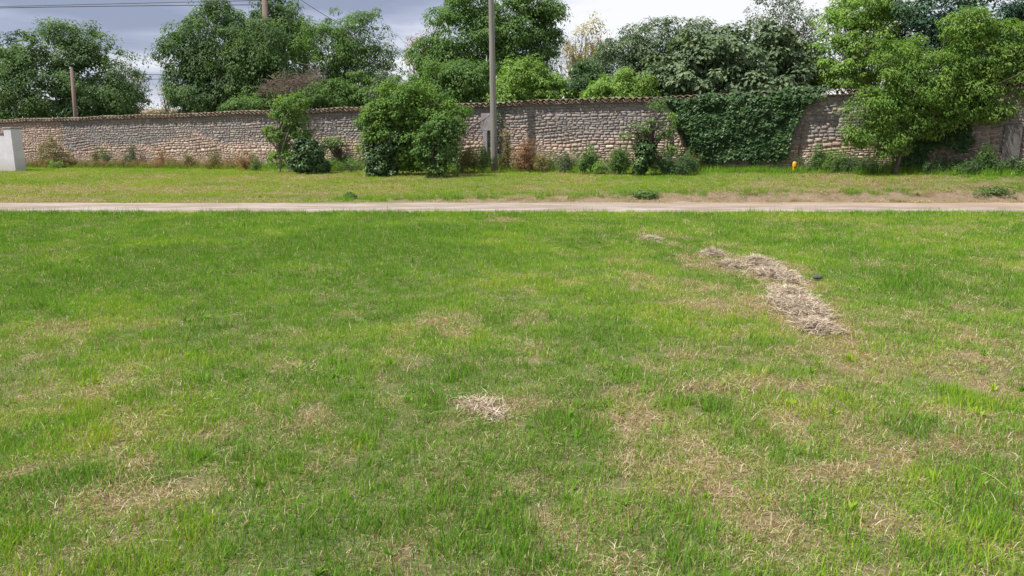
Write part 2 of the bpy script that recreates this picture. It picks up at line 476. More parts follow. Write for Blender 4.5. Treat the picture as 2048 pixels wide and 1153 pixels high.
def scatter(name, X, Y, Z, kind, scl, tint, rng, label=None, tilt=.12):
    n = len(X)
    me = np_mesh_points(name, np.stack([X, Y, Z], -1))
    rot = np.stack([rng.normal(0, tilt, n), rng.normal(0, tilt, n), rng.uniform(0, 2 * math.pi, n)], -1)
    for k, v, ty in (('rot', rot, 'FLOAT_VECTOR'), ('scl', scl, 'FLOAT'), ('tint', tint, 'FLOAT'), ('pick', kind, 'INT')):
        a = me.attributes.new(k, ty, 'POINT')
        if ty == 'FLOAT_VECTOR': a.data.foreach_set('vector', np.asarray(v, np.float32).ravel())
        elif ty == 'INT': a.data.foreach_set('value', np.asarray(v, np.int32))
        else: a.data.foreach_set('value', np.asarray(v, np.float32))
    ob = link(name, me)
    md = ob.modifiers.new('scatter', 'NODES'); md.node_group = scatter_group()
    tag(ob, kind='stuff')
    if label: ob['label'] = label
    return ob
def np_mesh_points(name, V):
    me = bpy.data.meshes.new(name); me.vertices.add(len(V)); me.vertices.foreach_set('co', np.asarray(V, np.float32).ravel()); me.update()
    return me
_sg = []
def scatter_group():
    if _sg: return _sg[0]
    g = bpy.data.node_groups.new('scatter tufts', 'GeometryNodeTree')
    g.interface.new_socket('Geometry', in_out='INPUT', socket_type='NodeSocketGeometry')
    g.interface.new_socket('Geometry', in_out='OUTPUT', socket_type='NodeSocketGeometry')
    gi = g.nodes.new('NodeGroupInput'); go = g.nodes.new('NodeGroupOutput')
    ci = g.nodes.new('GeometryNodeCollectionInfo'); ci.inputs[0].default_value = tufts
    ci.inputs['Separate Children'].default_value = True; ci.inputs['Reset Children'].default_value = True
    ip = g.nodes.new('GeometryNodeInstanceOnPoints'); ip.inputs['Pick Instance'].default_value = True
    def na(nm, ty):
        n = g.nodes.new('GeometryNodeInputNamedAttribute'); n.data_type = ty; n.inputs[0].default_value = nm; return n.outputs[0]
    g.links.new(gi.outputs[0], ip.inputs['Points']); g.links.new(ci.outputs[0], ip.inputs['Instance'])
    g.links.new(na('pick', 'INT'), ip.inputs['Instance Index'])
    e2r = g.nodes.new('FunctionNodeEulerToRotation')
    g.links.new(na('rot', 'FLOAT_VECTOR'), e2r.inputs[0]); g.links.new(e2r.outputs[0], ip.inputs['Rotation'])
    g.links.new(na('scl', 'FLOAT'), ip.inputs['Scale'])
    g.links.new(ip.outputs[0], go.inputs[0])
    _sg.append(g)
    return g
def choose(rng, D, lush, tallp):
    n = len(D); r = rng.random(n); u = D + rng.normal(0, .13, n)
    k = np.where(u < .34, rng.integers(0, 3, n), np.where(u < .80, rng.integers(3, 6, n), rng.integers(6, 9, n)))
    near = 1.0
    tall = (r < tallp * np.clip(1.15 - D, 0, 1)) | ((lush > .35) & (r < .5))
    k = np.where(tall, rng.integers(9, 12, n), k)
    k = np.where((r > .985) & (D < .8), rng.integers(12, 14, n), k)
    r2 = rng.random(n)
    k = np.where(r2 > .994, rng.integers(14, 16, n), k)
    k = np.where(r2 < .030 + .04 * np.clip(D, 0, 1), rng.integers(16, 18, n), k)
    return k
rng = np.random.default_rng(1)
def area_pts(n, f):
    pts = []
    while sum(len(p) for p in pts) < n:
        q = f(n); pts.append(q)
    return np.concatenate(pts)[:n]
# near lawn in two depth bands
def lawn(y0, y1, dens, sbase, rng):
    c = 1 / math.sqrt(dens); hw = .74 * y1 + 1.2
    X, Y = np.meshgrid(np.arange(-hw, hw, c), np.arange(y0, y1, c))
    X = X.ravel() + rng.uniform(-.75, .75, X.size) * c; Y = Y.ravel() + rng.uniform(-.75, .75, Y.size) * c
    kp = np.abs(X) < .74 * Y + 1.2; X, Y = X[kp], Y[kp]
    D = dryness(X, Y); L = blobsum(LB, X, Y)
    patchy = sstep(.45, .75, fbm(X, Y, 2.4, 15)) * sstep(7.5, 3, Y)
    k = choose(rng, D, L * (L > .8), .08 + .12 * L + .42 * patchy + .10 * sstep(3.6, 2.6, Y))
    s = sbase * rng.uniform(.75, 1.25, len(X)) * (1 + .25 * (fbm(X, Y, 1.3, 44) - .5))
    tint = np.clip(.36 + (fbm(X, Y, .8, 99) - .5) * 1.3 + (fbm(X, Y, 3.0, 17) - .5) * 1.2 - .25 * L - .16 * sstep(0, -4, X) * sstep(5, 9, Y) + .25 * (D - .4) + rng.normal(0, .06, len(X)), 0, 1)
    return X, Y, gz(X, Y) - .004, k, s, tint
parts = [lawn(1.7, 4.5, 330, .92, rng), lawn(4.5, 8, 220, 1.0, rng), lawn(8, 12, 140, 1.12, rng), lawn(12, 17.25, 90, 1.35, rng)]
X, Y, Z, K, Sc, T = [np.concatenate([p[i] for p in parts]) for i in range(6)]
edge = 17.15 + .16 * (fbm(X, X * 0, .9) - .5) * 2
Sc = np.where(Y > 16.4, Sc * 1.2, Sc)
# worn bare spots
D = dryness(X, Y); hole = (fbm(X, Y, 9.0, 210) > .66) & (Y < 8)
keep = ~((D > 1.05) & (rng.random(len(X)) < .25)) & ~(hole & (rng.random(len(X)) < .8))
keep &= Y < edge + .08
scatter('grass', X[keep], Y[keep], Z[keep], K[keep], Sc[keep], T[keep], rng, 'mown lawn of green and dry grass in front of the gravel track')
# verge between the track and the wall
n = 80000
X = rng.uniform(-36, 20, n); Y = rng.uniform(19.9, 46, n)
kp = (Y < wall_y(X) - .05) & (np.abs(X) < .74 * Y + 1.5) & (Y > 20.02 + .28 * (fbm(X, X * 0 + 7, .6) - .5) * 2)
X, Y = X[kp], Y[kp]
D = dryness(X, Y)
K = choose(rng, D, D * 0, .04)
foot = wall_y(X) - Y
K = np.where((foot < 1.0) & (rng.random(len(X)) < .7), rng.integers(9, 12, len(X)), K)
edgeT = (Y < 21.0) & (Y > 20.45) & (X > -5) & (fbm(X, Y * 0, .8, 91) > .42) & (rng.random(len(X)) < .6)
K = np.where(edgeT, rng.integers(9, 12, len(X)), K)
thin = (Y < 20.6) & (X > -4) & (fbm(X, Y, 2.0, 71) > .38) & (rng.random(len(X)) < .6) & ~edgeT
Sc = np.where(thin, .35, 1) * 1.45 * rng.uniform(.7, 1.3, len(X)) * np.where(foot < 1.0, 1.65, 1)
T = np.clip(.68 - .4 * edgeT + (fbm(X, Y, .5, 5) - .5) * .9 - .3 * (foot < 1.2) + rng.normal(0, .08, len(X)), 0, 1)
n2 = 1500
X2 = rng.uniform(-16, 17, n2); Y2 = np.where(rng.random(n2) < .45, 18.65 + rng.normal(0, .14, n2), np.where(rng.random(n2) < .5, 17.1 + np.abs(rng.normal(0, .16, n2)), 20.05 - np.abs(rng.normal(0, .2, n2))))
k2 = fbm(X2, Y2 * 2, .55, 300) > np.where(np.abs(Y2 - 18.65) < .35, .56, .42); X2, Y2 = X2[k2], Y2[k2]; n2 = len(X2)
X = np.concatenate([X, X2]); Y = np.concatenate([Y, Y2]); K = np.concatenate([K, rng.choice([0, 3, 4, 6, 7], n2)]); Sc = np.concatenate([Sc, rng.uniform(.35, .9, n2)]); T = np.concatenate([T, rng.uniform(.5, .9, n2)])
scatter('grass', X, Y, gz(X, Y) + .004, K, Sc, T, rng, 'rough yellow green verge between the gravel track and the stone wall')

# ------------------------------------------------------------------ the stone wall
LEN0, LEN1, HW = -39.5, 21.0, 2.47
def U2X(u): return u * E1[0]
ang_w = math.atan2(E1[1], E1[0])
wall = empty('stone_wall', (0, WALL0, 0), 'long old rubble stone wall with canal tile coping along the back of the grass', 'wall', None, ang_w)
def wz(u): return hb(U2X(u))
# ivy region etc. in photograph pixels, used to know which stones show
def wall_px(u, v):
    x = u * E1[0]; y = WALL0 + u * E1[1]; z = wz(u) + v
    d = y * CT - (z - EYE) * ST; up = (z - EYE) * CT + y * ST
    return CX + FPX * x / d, CY - FPX * up / d
sm, t, b = new_mat('rubble stone')
a = attr(t, 'col')
n1 = noise(t, 9, 5, .7); n2 = noise(t, 55, 4, .7); n3 = noise(t, 1.3, 4, .6)
c = mixc(t, .75, a.outputs['Color'], ramp(t, n1, [(.3, (.62, .60, .60)), (.5, (.95, .93, .90)), (.72, (1.25, 1.22, 1.15))]), 'MULTIPLY')
c = mixc(t, ramp(t, n2, [(.56, (0, 0, 0)), (.68, (.5, .5, .5))]), c, (.14, .125, .115))
t.links.new(c, b.inputs['Base Color']); b.inputs['Roughness'].default_value = .92
bump(t, b, n2, .8, .012)
mm, t, b = new_mat('old lime mortar')
n1 = noise(t, 12, 6, .7)
t.links.new(ramp(t, n1, [(.3, (.15, .125, .11)), (.55, (.31, .26, .22)), (.8, (.46, .40, .33))]), b.inputs['Base Color'])
b.inputs['Roughness'].default_value = .95; bump(t, b, n1, .8, .03)
# core
us = np.linspace(LEN0, LEN1, 122); V = []; F = []
for u in us:
    z = float(wz(u)); V += [(u, .026, z - .4), (u, .45, z - .4), (u, .45, z + HW - .02), (u, .026, z + HW - .02)]
for i in range(len(us) - 1):
    for k in range(4): F.append((4 * i + k, 4 * i + 4 + k, 4 * i + 4 + (k + 1) % 4, 4 * i + (k + 1) % 4))
F += [(0, 1, 2, 3), tuple(4 * (len(us) - 1) + k for k in (3, 2, 1, 0))]
mb = MB(); mb.add(V, F); mb.build('mortar_core', mm, wall, False)
# stones
rs = np.random.default_rng(5); R_ = random.Random(5)
rows = []; v = -.12
while v < HW - .05:
    h = rs.uniform(.048, .085) if v < .75 else (rs.uniform(.055, .16) if v < 1.5 else rs.uniform(.06, .135))
    if v + h > HW - .02: h = HW - v
    if h < .035: break
    rows.append((v, h)); v += h
stones = []
def stone_col(u, vv, rs):
    x = U2X(u)
    g = fbm(u, vv * 3, .35, 12); g2 = fbm(u, vv * 2, .9, 70)
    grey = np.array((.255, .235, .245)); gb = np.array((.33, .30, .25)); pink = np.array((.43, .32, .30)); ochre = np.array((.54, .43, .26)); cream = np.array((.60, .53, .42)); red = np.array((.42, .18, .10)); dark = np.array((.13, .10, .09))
    edge_ = 1.35 + (g - .5) * 1.6 - .25 * sstep(-2, 4, x)
    if x < -24: edge_ = 3
    top = sstep(edge_ - .22, edge_ + .22, vv)
    low = ochre * (1 - g2) + pink * g2 if rs.random() < .7 else (cream if rs.random() < .5 else pink)
    if vv > .9: low = low * .5 + pink * .5
    if x < -22: low = low * .4 + np.array((.40, .29, .25)) * .6
    low = np.array(low) * np.array((1.08, 1.0, .9))
    hi = grey if rs.random() < .6 else (gb if rs.random() < .6 else pink * .75)
    c = low * (1 - top) + hi * top
    if rs.random() < .03 and vv < 1.5: c = red * .6 + c * .4
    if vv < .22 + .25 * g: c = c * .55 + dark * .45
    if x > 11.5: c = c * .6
    c = (c * .66 + .34 * c.mean() * np.array((1.05, .98, .97))) * .92
    return c * rs.uniform(.86, 1.13)
def warp(u, v_): return v_ + .05 * math.sin(u * .9 + v_ * 3) * math.sin(v_ * 1.27 + .1) + .035 * math.sin(u * 2.3 + v_ * 5 + 1) * math.sin(v_ * 1.27 + .1)
for ri, (v0, h) in enumerate(rows):
    u = LEN0 + rs.uniform(0, .2)
    while u < LEN1:
        L = float(np.clip(rs.lognormal(math.log(.12 + h * .7), .36), .07, .5))
        uu, v_, hh = u + L / 2, v0 + h / 2, h
        if rs.random() < .16 and h > .1 :   # two thin stones stacked in one course
            for q in (0, 1): stones.append((uu, v0 + h * (.25 + .5 * q), L, h / 2))
        else: stones.append((uu, v_, L, hh))
        u += L
def stone_geo(u, v_, L, h, rs):
    vm = warp(u, v_); n = 10
    a_ = np.linspace(0, 2 * math.pi, n, endpoint=False) + .3
    ex = .33
    cx_ = np.sign(np.cos(a_)) * np.abs(np.cos(a_)) ** ex; cz_ = np.sign(np.sin(a_)) * np.abs(np.sin(a_)) ** ex
    j = rs.uniform(.82, 1.05, n); hx, hz = (L - .007) / 2, (h - .006) / 2
    prot = rs.uniform(.0, .014)
    tilt = rs.normal(0, .07); vm += rs.normal(0, .007); h *= rs.uniform(.86, 1.1); L *= rs.uniform(.92, 1.04); hx, hz = (L - .007) / 2, (h - .006) / 2
    def ring(s_, y): 
        X_ = cx_ * hx * j * s_; Z_ = cz_ * hz * j * s_
        return np.stack([u + X_, np.full(n, y) + rs.normal(0, .003, n), vm + Z_ + X_ * tilt + wz(u + X_) ], -1)
    V = np.concatenate([ring(1, .036), ring(.985, .012 - prot * .8), ring(.92, .002 - prot), [[u + rs.normal(0, L * .05), -.001 - prot + rs.normal(0, .004), vm + wz(u)]]])
    F4 = []; F3 = []
    for r in range(2):
        for i in range(n):
            k = (i + 1) % n; F4.append((r * n + i, r * n + k, r * n + n + k, r * n + n + i))
    for i in range(n): F3.append((2 * n + i, 2 * n + (i + 1) % n, 3 * n))
    return V, np.array(F4), np.array(F3)
def hidden(px, py):
    return (1345 < px < 1600) or (715 < px < 915) or (535 < px < 665) or px > 1715 or px < 60 or (py > 318)
info = []
for k, s_ in enumerate(stones):
    px, py = wall_px(s_[0], s_[1])
    yy = WALL0 + s_[0] * E1[1]
    score = 0 if hidden(px, py) else s_[2] * s_[3] / yy ** 2 * (1 if px < 2048 else 0)
    info.append(score)
order = np.argsort(-np.array(info)); big = set(order[:300].tolist())
AV, A4, A3, AC, off = [], [], [], [], 0
for k, s_ in enumerate(stones):
    V, F4, F3 = stone_geo(*s_, rs); c = stone_col(s_[0], s_[1], rs)
    if k in big:
        me = np_mesh('stone', V, [F4, F3], True, {'col': np.repeat(c[None], len(V), 0)})
        link('stone', me, wall, False, sm)
    else:
        AV.append(V); A4.append(F4 + off); A3.append(F3 + off); AC.append(np.repeat(c[None], len(V), 0)); off += len(V)
me = np_mesh('stonework', np.concatenate(AV), [np.concatenate(A4), np.concatenate(A3)], True, {'col': np.concatenate(AC)})
o = link('stonework', me, wall, False, sm); tag(o, kind='stuff')
# coping of canal tiles
tm, t, b = new_mat('weathered clay tile')
oi = t.nodes.new('ShaderNodeObjectInfo')
n1 = noise(t, 16, 5, .7); n2 = noise(t, 5, 3)
c = ramp(t, n1, [(.32, (.07, .058, .05)), (.5, (.19, .16, .13)), (.68, (.42, .38, .30))])
c = mixc(t, mth(t, 'MULTIPLY', oi.outputs['Random'], .45), c, (.28, .14, .075))
c = mixc(t, ramp(t, n2, [(.55, (0, 0, 0)), (.7, (.6, .6, .6))]), c, (.09, .10, .045))
t.links.new(c, b.inputs['Base Color']); b.inputs['Roughness'].default_value = .95; bump(t, b, n1, .6, .01)
def tile_mesh(name, up, r0, r1, L=.62, th=.016, n=7):
    V = []; F = []
    for yi, (y, r) in enumerate(((-.16, r0), (L - .16, r1))):
        for rr in (r, r - th):
            for k in range(n):
                a_ = math.pi * k / (n - 1)
                V.append((math.cos(a_) * rr, y, (math.sin(a_) * rr * .8) * (1 if up else -1)))
    for k in range(n - 1):
        F += [(k, k + 1, 2 * n + k + 1, 2 * n + k), (n + k + 1, n + k, 3 * n + k, 3 * n + k + 1), (k + 1, k, n + k, n + k + 1), (2 * n + k, 2 * n + k + 1, 3 * n + k + 1, 3 * n + k)]
    F += [(0, n, 3 * n, 2 * n)[::-1], (n - 1, 2 * n - 1, 4 * n - 1, 3 * n - 1)]
    me = bpy.data.meshes.new(name); me.from_pydata(V, [], F); me.polygons.foreach_set('use_smooth', [True] * len(F)); me.update(); me.materials.append(tm)
    return me
cover, pan = tile_mesh('cover_tile', True, .118, .10), tile_mesh('pan_tile', False, .115, .10)
nt_ = 236; pitch = (LEN1 - LEN0) / nt_
for i in range(nt_):
    u = LEN0 + pitch * (i + .5)
    for nm, me_, du, dz in (('cover_tile', cover, 0, .088), ('pan_tile', pan, pitch / 2, .115)):
        o = bpy.data.objects.new(nm, me_); COL.objects.link(o); o.parent = wall
        sag = .02 * math.sin(u * .8) + .012 * math.sin(u * 2.1)
        o.location = (u + du + R_.uniform(-.012, .012), R_.uniform(-.025, .02), float(wz(u)) + HW + dz + sag + R_.uniform(-.01, .012))
        o.rotation_euler = (R_.uniform(-.05, .05) + .05, R_.uniform(-.07, .07), R_.uniform(-.07, .07))
        s_ = pitch / .256 * R_.uniform(.95, 1.08); o.scale = (s_, 1, s_)
bedm = MB()
for i in range(len(us) - 1):
    u0, u1 = us[i], us[i + 1]; z0, z1 = float(wz(u0)) + HW, float(wz(u1)) + HW
    V = [(u0, -.03, z0 - .015), (u1, -.03, z1 - .015), (u1, .48, z1 - .015), (u0, .48, z0 - .015), (u0, -.03, z0 + .03), (u1, -.03, z1 + .03), (u1, .48, z1 + .03), (u0, .48, z0 + .03)]
    bedm.add(V, [(3, 2, 1, 0), (4, 5, 6, 7), (0, 1, 5, 4), (2, 3, 7, 6)])
bedm.build('mortar_bed', mm, wall, False)
def wp(u, out_, v_):   # world point on the wall face; out_ = metres in front of it
    p = np.array((0, WALL0)) + u * E1 + out_ * np.array((E1[1], -E1[0]))
    return np.array((p[0], p[1], wz(u) + v_))
def px2wall(px, py):   # wall coordinates below a pixel
    Yw = wallY(px)
    for _ in range(6):
        p = P(px, py, Yw); Yw = wall_y(p[0])
    p = P(px, py, Yw)
    u = p[0] / E1[0]
    return u, p[2] - wz(u)
# cement repair slab behind the pole
cm, t, b = new_mat('grey cement')
n1 = noise(t, 5, 6, .65); n2 = noise(t, 30, 4)
t.links.new(ramp(t, n1, [(.3, (.17, .16, .17)), (.7, (.29, .27, .29))]), b.inputs['Base Color']); b.inputs['Roughness'].default_value = .9; bump(t, b, n2, .3, .01)
def slab(px0, py0, px1, py1, name='cement_patch', m=cm, thick=.05):
    u0, v1 = px2wall(px0, py0); u1, v0 = px2wall(px1, py1)
    mb = MB(); mb.box(((u0 + u1) / 2, -.055, wz((u0 + u1) / 2) + (v0 + v1) / 2), (u1 - u0, thick + .05, v1 - v0), 0, .012)
    return mb.build(name, m, wall, False)
slab(964, 228, 988, 262); slab(968, 262.5, 977, 305)
dcm, t, b = new_mat('dark cement')
n1 = noise(t, 5, 6, .65)
t.links.new(ramp(t, n1, [(.3, (.055, .05, .048)), (.7, (.13, .12, .11))]), b.inputs['Base Color']); b.inputs['Roughness'].default_value = .95
slab(2010, 250, 2036, 328, 'dark_cement_patch', dcm, .012)  # dark grey cement slab near the right end of the wall

# ------------------------------------------------------------------ white rendered gate wall at the left edge
pm, t, b = new_mat('white render')
n1 = noise(t, 2.2, 6, .65); n2 = noise(t, 40, 4)
g = t.nodes.new('ShaderNodeNewGeometry'); sp = t.nodes.new('ShaderNodeSeparateXYZ'); t.links.new(g.outputs['Position'], sp.inputs[0])
c = ramp(t, n1, [(.3, (.44, .43, .46)), (.7, (.56, .55, .58))])
dirt = mth(t, 'MULTIPLY', mth(t, 'MAXIMUM', mth(t, 'MULTIPLY_ADD', sp.outputs[2], -1.4, 1.3), 0), n1)
dirt = mth(t, 'MINIMUM', dirt, .8)
c = mixc(t, dirt, c, (.22, .20, .15))
t.links.new(c, b.inputs['Base Color']); b.inputs['Roughness'].default_value = .85; bump(t, b, n2, .3, .006)
Yp = 35.8
pb = P(35, 342, Yp); pz = float(gz(pb[0], Yp))
dtm, t, b = new_mat('dark groove and trim'); b.inputs['Base Color'].default_value = (.13, .125, .14, 1); b.inputs['Roughness'].default_value = .8
gate = empty('gate_pillar', (pb[0], Yp, pz), 'white rendered gate pillar with low panel wall at the left edge of the grass', 'pillar', None, ang_w)
k_ = pxm(Yp)
mb = MB(); mb.box((0, 0, .97), (.56, .5, 2.05), 0, .02); mb.build('pillar', pm, gate, False)
mb = MB(); mb.box((0, 0, 2.025), (.62, .56, .07), 0, .015); mb.build('cap', cm, gate, False)
mb = MB(); mb.box((-2.02, .10, .85), (3.26, .26, 1.85), 0, .01); mb.build('panel_wall', pm, gate, False)
mb = MB(); mb.box((-.345, -.036, .86), (.055, .03, 1.78), 0, .004); mb.box((-1.98, -.036, 1.735), (3.2, .03, .05), 0, .004); mb.build('panel_groove_trim', dtm, gate, False)  # panel trim lines and the groove's shade, both put in as dark strips
mb = MB(); mb.box((-2.02, .10, 1.82), (3.26, .34, .09), 0, .01); mb.build('panel_coping', cm, gate, False)

# ------------------------------------------------------------------ foliage generator
def unit(a): return a / (np.linalg.norm(a, axis=-1, keepdims=True) + 1e-9)
def leaves(C, Nn, T, size, asp, val):
    """rhombic folded leaves"""
    n = len(C); Nn = unit(Nn); T = T - (T * Nn).sum(-1, keepdims=True) * Nn; T = unit(T); B = np.cross(Nn, T)
    s = size[:, None]
    p0 = C; p2 = C + T * s; mid = C + T * s * .45 
    l = mid + B * s * asp * .5 + Nn * s * .10; r = mid - B * s * asp * .5 + Nn * s * .10
    V = np.stack([p0, l, p2, r], 1).reshape(-1, 3)
    F = np.arange(4 * n).reshape(n, 4)
    # two triangles folded on the midrib
    F3 = np.concatenate([F[:, [0, 2, 1]], F[:, [0, 3, 2]]])
    return V, F3, np.repeat(val, 4)
def foliage(rng, blobs, nclump, nleaf, leaf, clump, asp=.55, droop=.6, flat=.75, shell=.78, up=.5, inner=.18, jag=.22):
    w = np.array([b_[3] * b_[4] + b_[3] * b_[5] + b_[4] * b_[5] for b_ in blobs]); w /= w.sum()
    bi = rng.choice(len(blobs), nclump, p=w); Bb = np.array([b_[:6] for b_ in blobs])[bi]
    d = unit(rng.normal(size=(nclump, 3)))
    r = shell + (1 - shell) * rng.random(nclump)
    isin = rng.random(nclump) < inner; r = np.where(isin, rng.uniform(.3, .8, nclump), r)
    ph = rng.uniform(0, 6, 4)
    r = r * (1 + jag * np.sin(d[:, 0] * 5 + ph[0] + bi) * np.sin(d[:, 2] * 6 + ph[1] + bi * 2) + jag * .6 * rng.normal(size=nclump) * .6)
    spray = (rng.random(nclump) < .13) & ~isin
    r = np.where(spray, r + rng.uniform(.04, .30, nclump) * min(1, jag * 4), r)
    C = Bb[:, :3] + d * r[:, None] * Bb[:, 3:6]
    # drop clumps deep inside another blob
    keep = np.ones(nclump, bool)
    for k, b_ in enumerate(blobs):
        q = (((C - np.array(b_[:3])) / np.array(b_[3:6])) ** 2).sum(-1)
        keep &= ~((q < .3) & (bi != k) & ~isin)
    fq = 1.0 / clump * .42; o3 = rng.uniform(0, 6, 3)
    lump = np.sin(C[:, 0] * fq * 2.1 + o3[0] + np.sin(C[:, 2] * fq * 1.7)) * np.sin(C[:, 2] * fq * 2.6 + o3[1] + np.sin(C[:, 1] * fq)) + .5 * np.sin(C[:, 1] * fq * 3 + o3[2])
    keep &= (lump > -.62) | isin
    sp_ = spray[keep]; C = C[keep]; d = d[keep]; n = len(C)
    cs = clump * rng.uniform(.5, 1.35, n) * np.where(sp_, .62, 1)
    cr_ = rng.random(n)
    CC = np.repeat(C, nleaf, 0); cd = np.repeat(d, nleaf, 0); m = len(CC)
    q = unit(rng.normal(size=(m, 3)) + np.array((0, 0, .35)) + cd * .4)
    rad = np.repeat(cs, nleaf) * (.35 + .65 * rng.random(m) ** .6)
    pos = CC + q * rad[:, None] * np.array((1, 1, flat))
    nrm = q * .8 + cd * .3 + np.array((0, 0, up)) + rng.normal(size=(m, 3)) * .30
    tip = q * np.array((1, 1, .3)) + np.array((0, 0, -droop)) + rng.normal(size=(m, 3)) * .5
    size = leaf * rng.uniform(.65, 1.25, m)
    val = np.clip(.5 * np.repeat(cr_, nleaf) + .5 * rng.random(m), 0, 1)
    V, F, v = leaves(pos, nrm, tip, size, asp, val)
    return V, F, v, C
def tubes(mb, a_, b_, r0, r1, rng, segs=4, wob=.06, n=5, sag=0):
    a_ = np.array(a_, float); b_ = np.array(b_, float); L = np.linalg.norm(b_ - a_)
    pts = []
    for i in range(segs + 1):
        f = i / segs; p = a_ * (1 - f) + b_ * f
        if 0 < i < segs: p = p + rng.normal(size=3) * L * wob
        p = p + np.array((0, 0, sag * 4 * f * (1 - f)))
        pts.append(p)
    mb.tube(pts, [r0 + (r1 - r0) * i / segs for i in range(segs + 1)], n, False)
    return pts
def tree(name, label, cat, Y, blobs, mat, base=None, trunk=.16, nclump=260, nleaf=60, leaf=.12, clump=.42, asp=.55, droop=.6, flat=.75,
         shell=.78, up=.5, inner=.18, jag=.22, limbs=26, bark=None, seed=0, group=None, stems=1, lean=0, crown_name='crown', depth=.85, twigs=0, limb_r=.045, extra=None, crown_label=None, top_dx=None):
    rng = np.random.default_rng(seed + 100)
    B = []
    for bl in blobs:
        px, py, rx, ry = bl[:4]; dY = bl[4] if len(bl) > 4 else 0
        c = P(px, py, Y + dY); k = pxm(Y + dY)
        B.append((c[0], c[1], c[2], rx * k, rx * k * depth, ry * k))
    if nclump > 100: nclump = int(nclump * 1.3); leaf = leaf * 1.10; nleaf = int(nleaf * 1.12); inner = inner + .08; jag = jag * .8
    V, F, v, C = foliage(rng, B, nclump, nleaf, leaf, clump, asp, droop, flat, shell, up, inner, jag)
    mean = np.average(C, 0)
    if base is None: bx_, by_ = mean[0], Y
    else:
        g_ = P(base, 300, Y); bx_, by_ = g_[0], Y
    bz = float(gz(bx_, by_))
    # nothing grows below the ground, and trees behind the wall stay behind it
    zz = V[:, 2].reshape(-1, 4).mean(1); xx = V[:, 0].reshape(-1, 4).mean(1); yy = V[:, 1].reshape(-1, 4).mean(1)
    ok = zz > gz(xx, yy) + .04
    if Y > wall_y(bx_) + .5: ok &= (yy > wall_y(xx) + .62) | (zz > hb(xx) + HW + .14)
    elif name != 'ivy': ok &= (yy < wall_y(xx) - .04) | (zz > hb(xx) + HW + .14)
    ids = np.where(ok)[0]
    V = V.reshape(-1, 4, 3)[ids].reshape(-1, 3); v = v.reshape(-1, 4)[ids].ravel(); m = len(ids)
    Fq = np.arange(4 * m).reshape(m, 4); F = np.concatenate([Fq[:, [0, 2, 1]], Fq[:, [0, 3, 2]]])
    root = empty(name, (bx_, by_, bz), label, cat, group)
    me = np_mesh(crown_name, V, [F], False, {'v': v})
    o = link(crown_name, me, root, True, mat)
    if crown_label: o['label'] = crown_label
    # trunk, limbs, twigs
    mb = MB(); lb = MB()
    H = mean[2] - bz
    for s_ in range(stems):
        a0 = np.array((bx_ + rng.normal(0, .12) * (stems > 1) * 2, by_, bz - .1))
        top = np.array((mean[0] + lean, mean[1], bz + H * .85)) + (rng.normal(size=3) * np.array((.5, .3, .1)) if stems > 1 else 0)
        if top_dx is not None: top = np.array((bx_ + top_dx, by_, bz + H * .8))
        tp = tubes(mb, a0, top, trunk, trunk * .45, rng, 6, .022, 8)
    nl = min(limbs, len(C)); sel = rng.choice(len(C), nl, replace=False)
    for i in sel:
        f = rng.uniform(.58 if name == 'cherry_tree' else .3, 1.0); s0 = tp[int(f * 6)]
        if C[i][2] < s0[2] - 1.2: s0 = tp[2]
        if Y < wall_y(bx_) and C[i][1] > wall_y(C[i][0]) - .1 and C[i][2] < hb(C[i][0]) + HW: continue
        pts = tubes(lb, s0, C[i], limb_r, .008, rng, 4, .05, 5, .15)
        for _ in range(twigs):
            q = pts[rng.integers(2, 5)]; tubes(lb, q, q + rng.normal(size=3) * np.array((.35, .35, .3)) + np.array((0, 0, .25)), .012, .004, rng, 2, .08, 4)
    mb.build('trunk', bark or BARK, root, True, True)
    if lb.n: lb.build('branches', bark or BARK, root, True, True)
    if extra: extra(root, rng, C, V)
    return root

M_dark = leaf_mat('dark tree leaves', (.020, .056, .022), (.052, .112, .038), (.115, .19, .062))
M_mul = leaf_mat('rounded tree leaves', (.022, .060, .022), (.062, .128, .040), (.145, .225, .072))
M_mid = leaf_mat('mid green leaves', (.03, .08, .018), (.075, .16, .036), (.15, .24, .06))
M_lt = leaf_mat('light green leaves', (.06, .13, .02), (.13, .25, .04), (.24, .36, .075))
M_yl = leaf_mat('yellow green leaves', (.07, .13, .015), (.17, .27, .03), (.33, .38, .06))
M_gr = leaf_mat('grey green leaves', (.03, .065, .028), (.072, .125, .050), (.15, .205, .09), .25)
M_gold = leaf_mat('golden young leaves', (.10, .12, .03), (.26, .24, .07), (.42, .33, .12))
M_ivy = leaf_mat('ivy leaves', (.010, .034, .008), (.026, .068, .016), (.090, .155, .040), .12, .42)
M_vine = leaf_mat('vine leaves', (.030, .085, .014), (.080, .175, .026), (.20, .31, .05))
M_cherry = leaf_mat('cherry leaves', (.04, .10, .016), (.095, .20, .030), (.23, .32, .055))
M_bl = leaf_mat('blue dark leaves', (.012, .038, .020), (.026, .070, .032), (.05, .11, .05), .2)
M_olive = leaf_mat('olive dry leaves', (.07, .08, .025), (.14, .15, .05), (.25, .23, .09))
M_brown = leaf_mat('dry brown leaves', (.10, .065, .03), (.22, .15, .075), (.36, .27, .15))

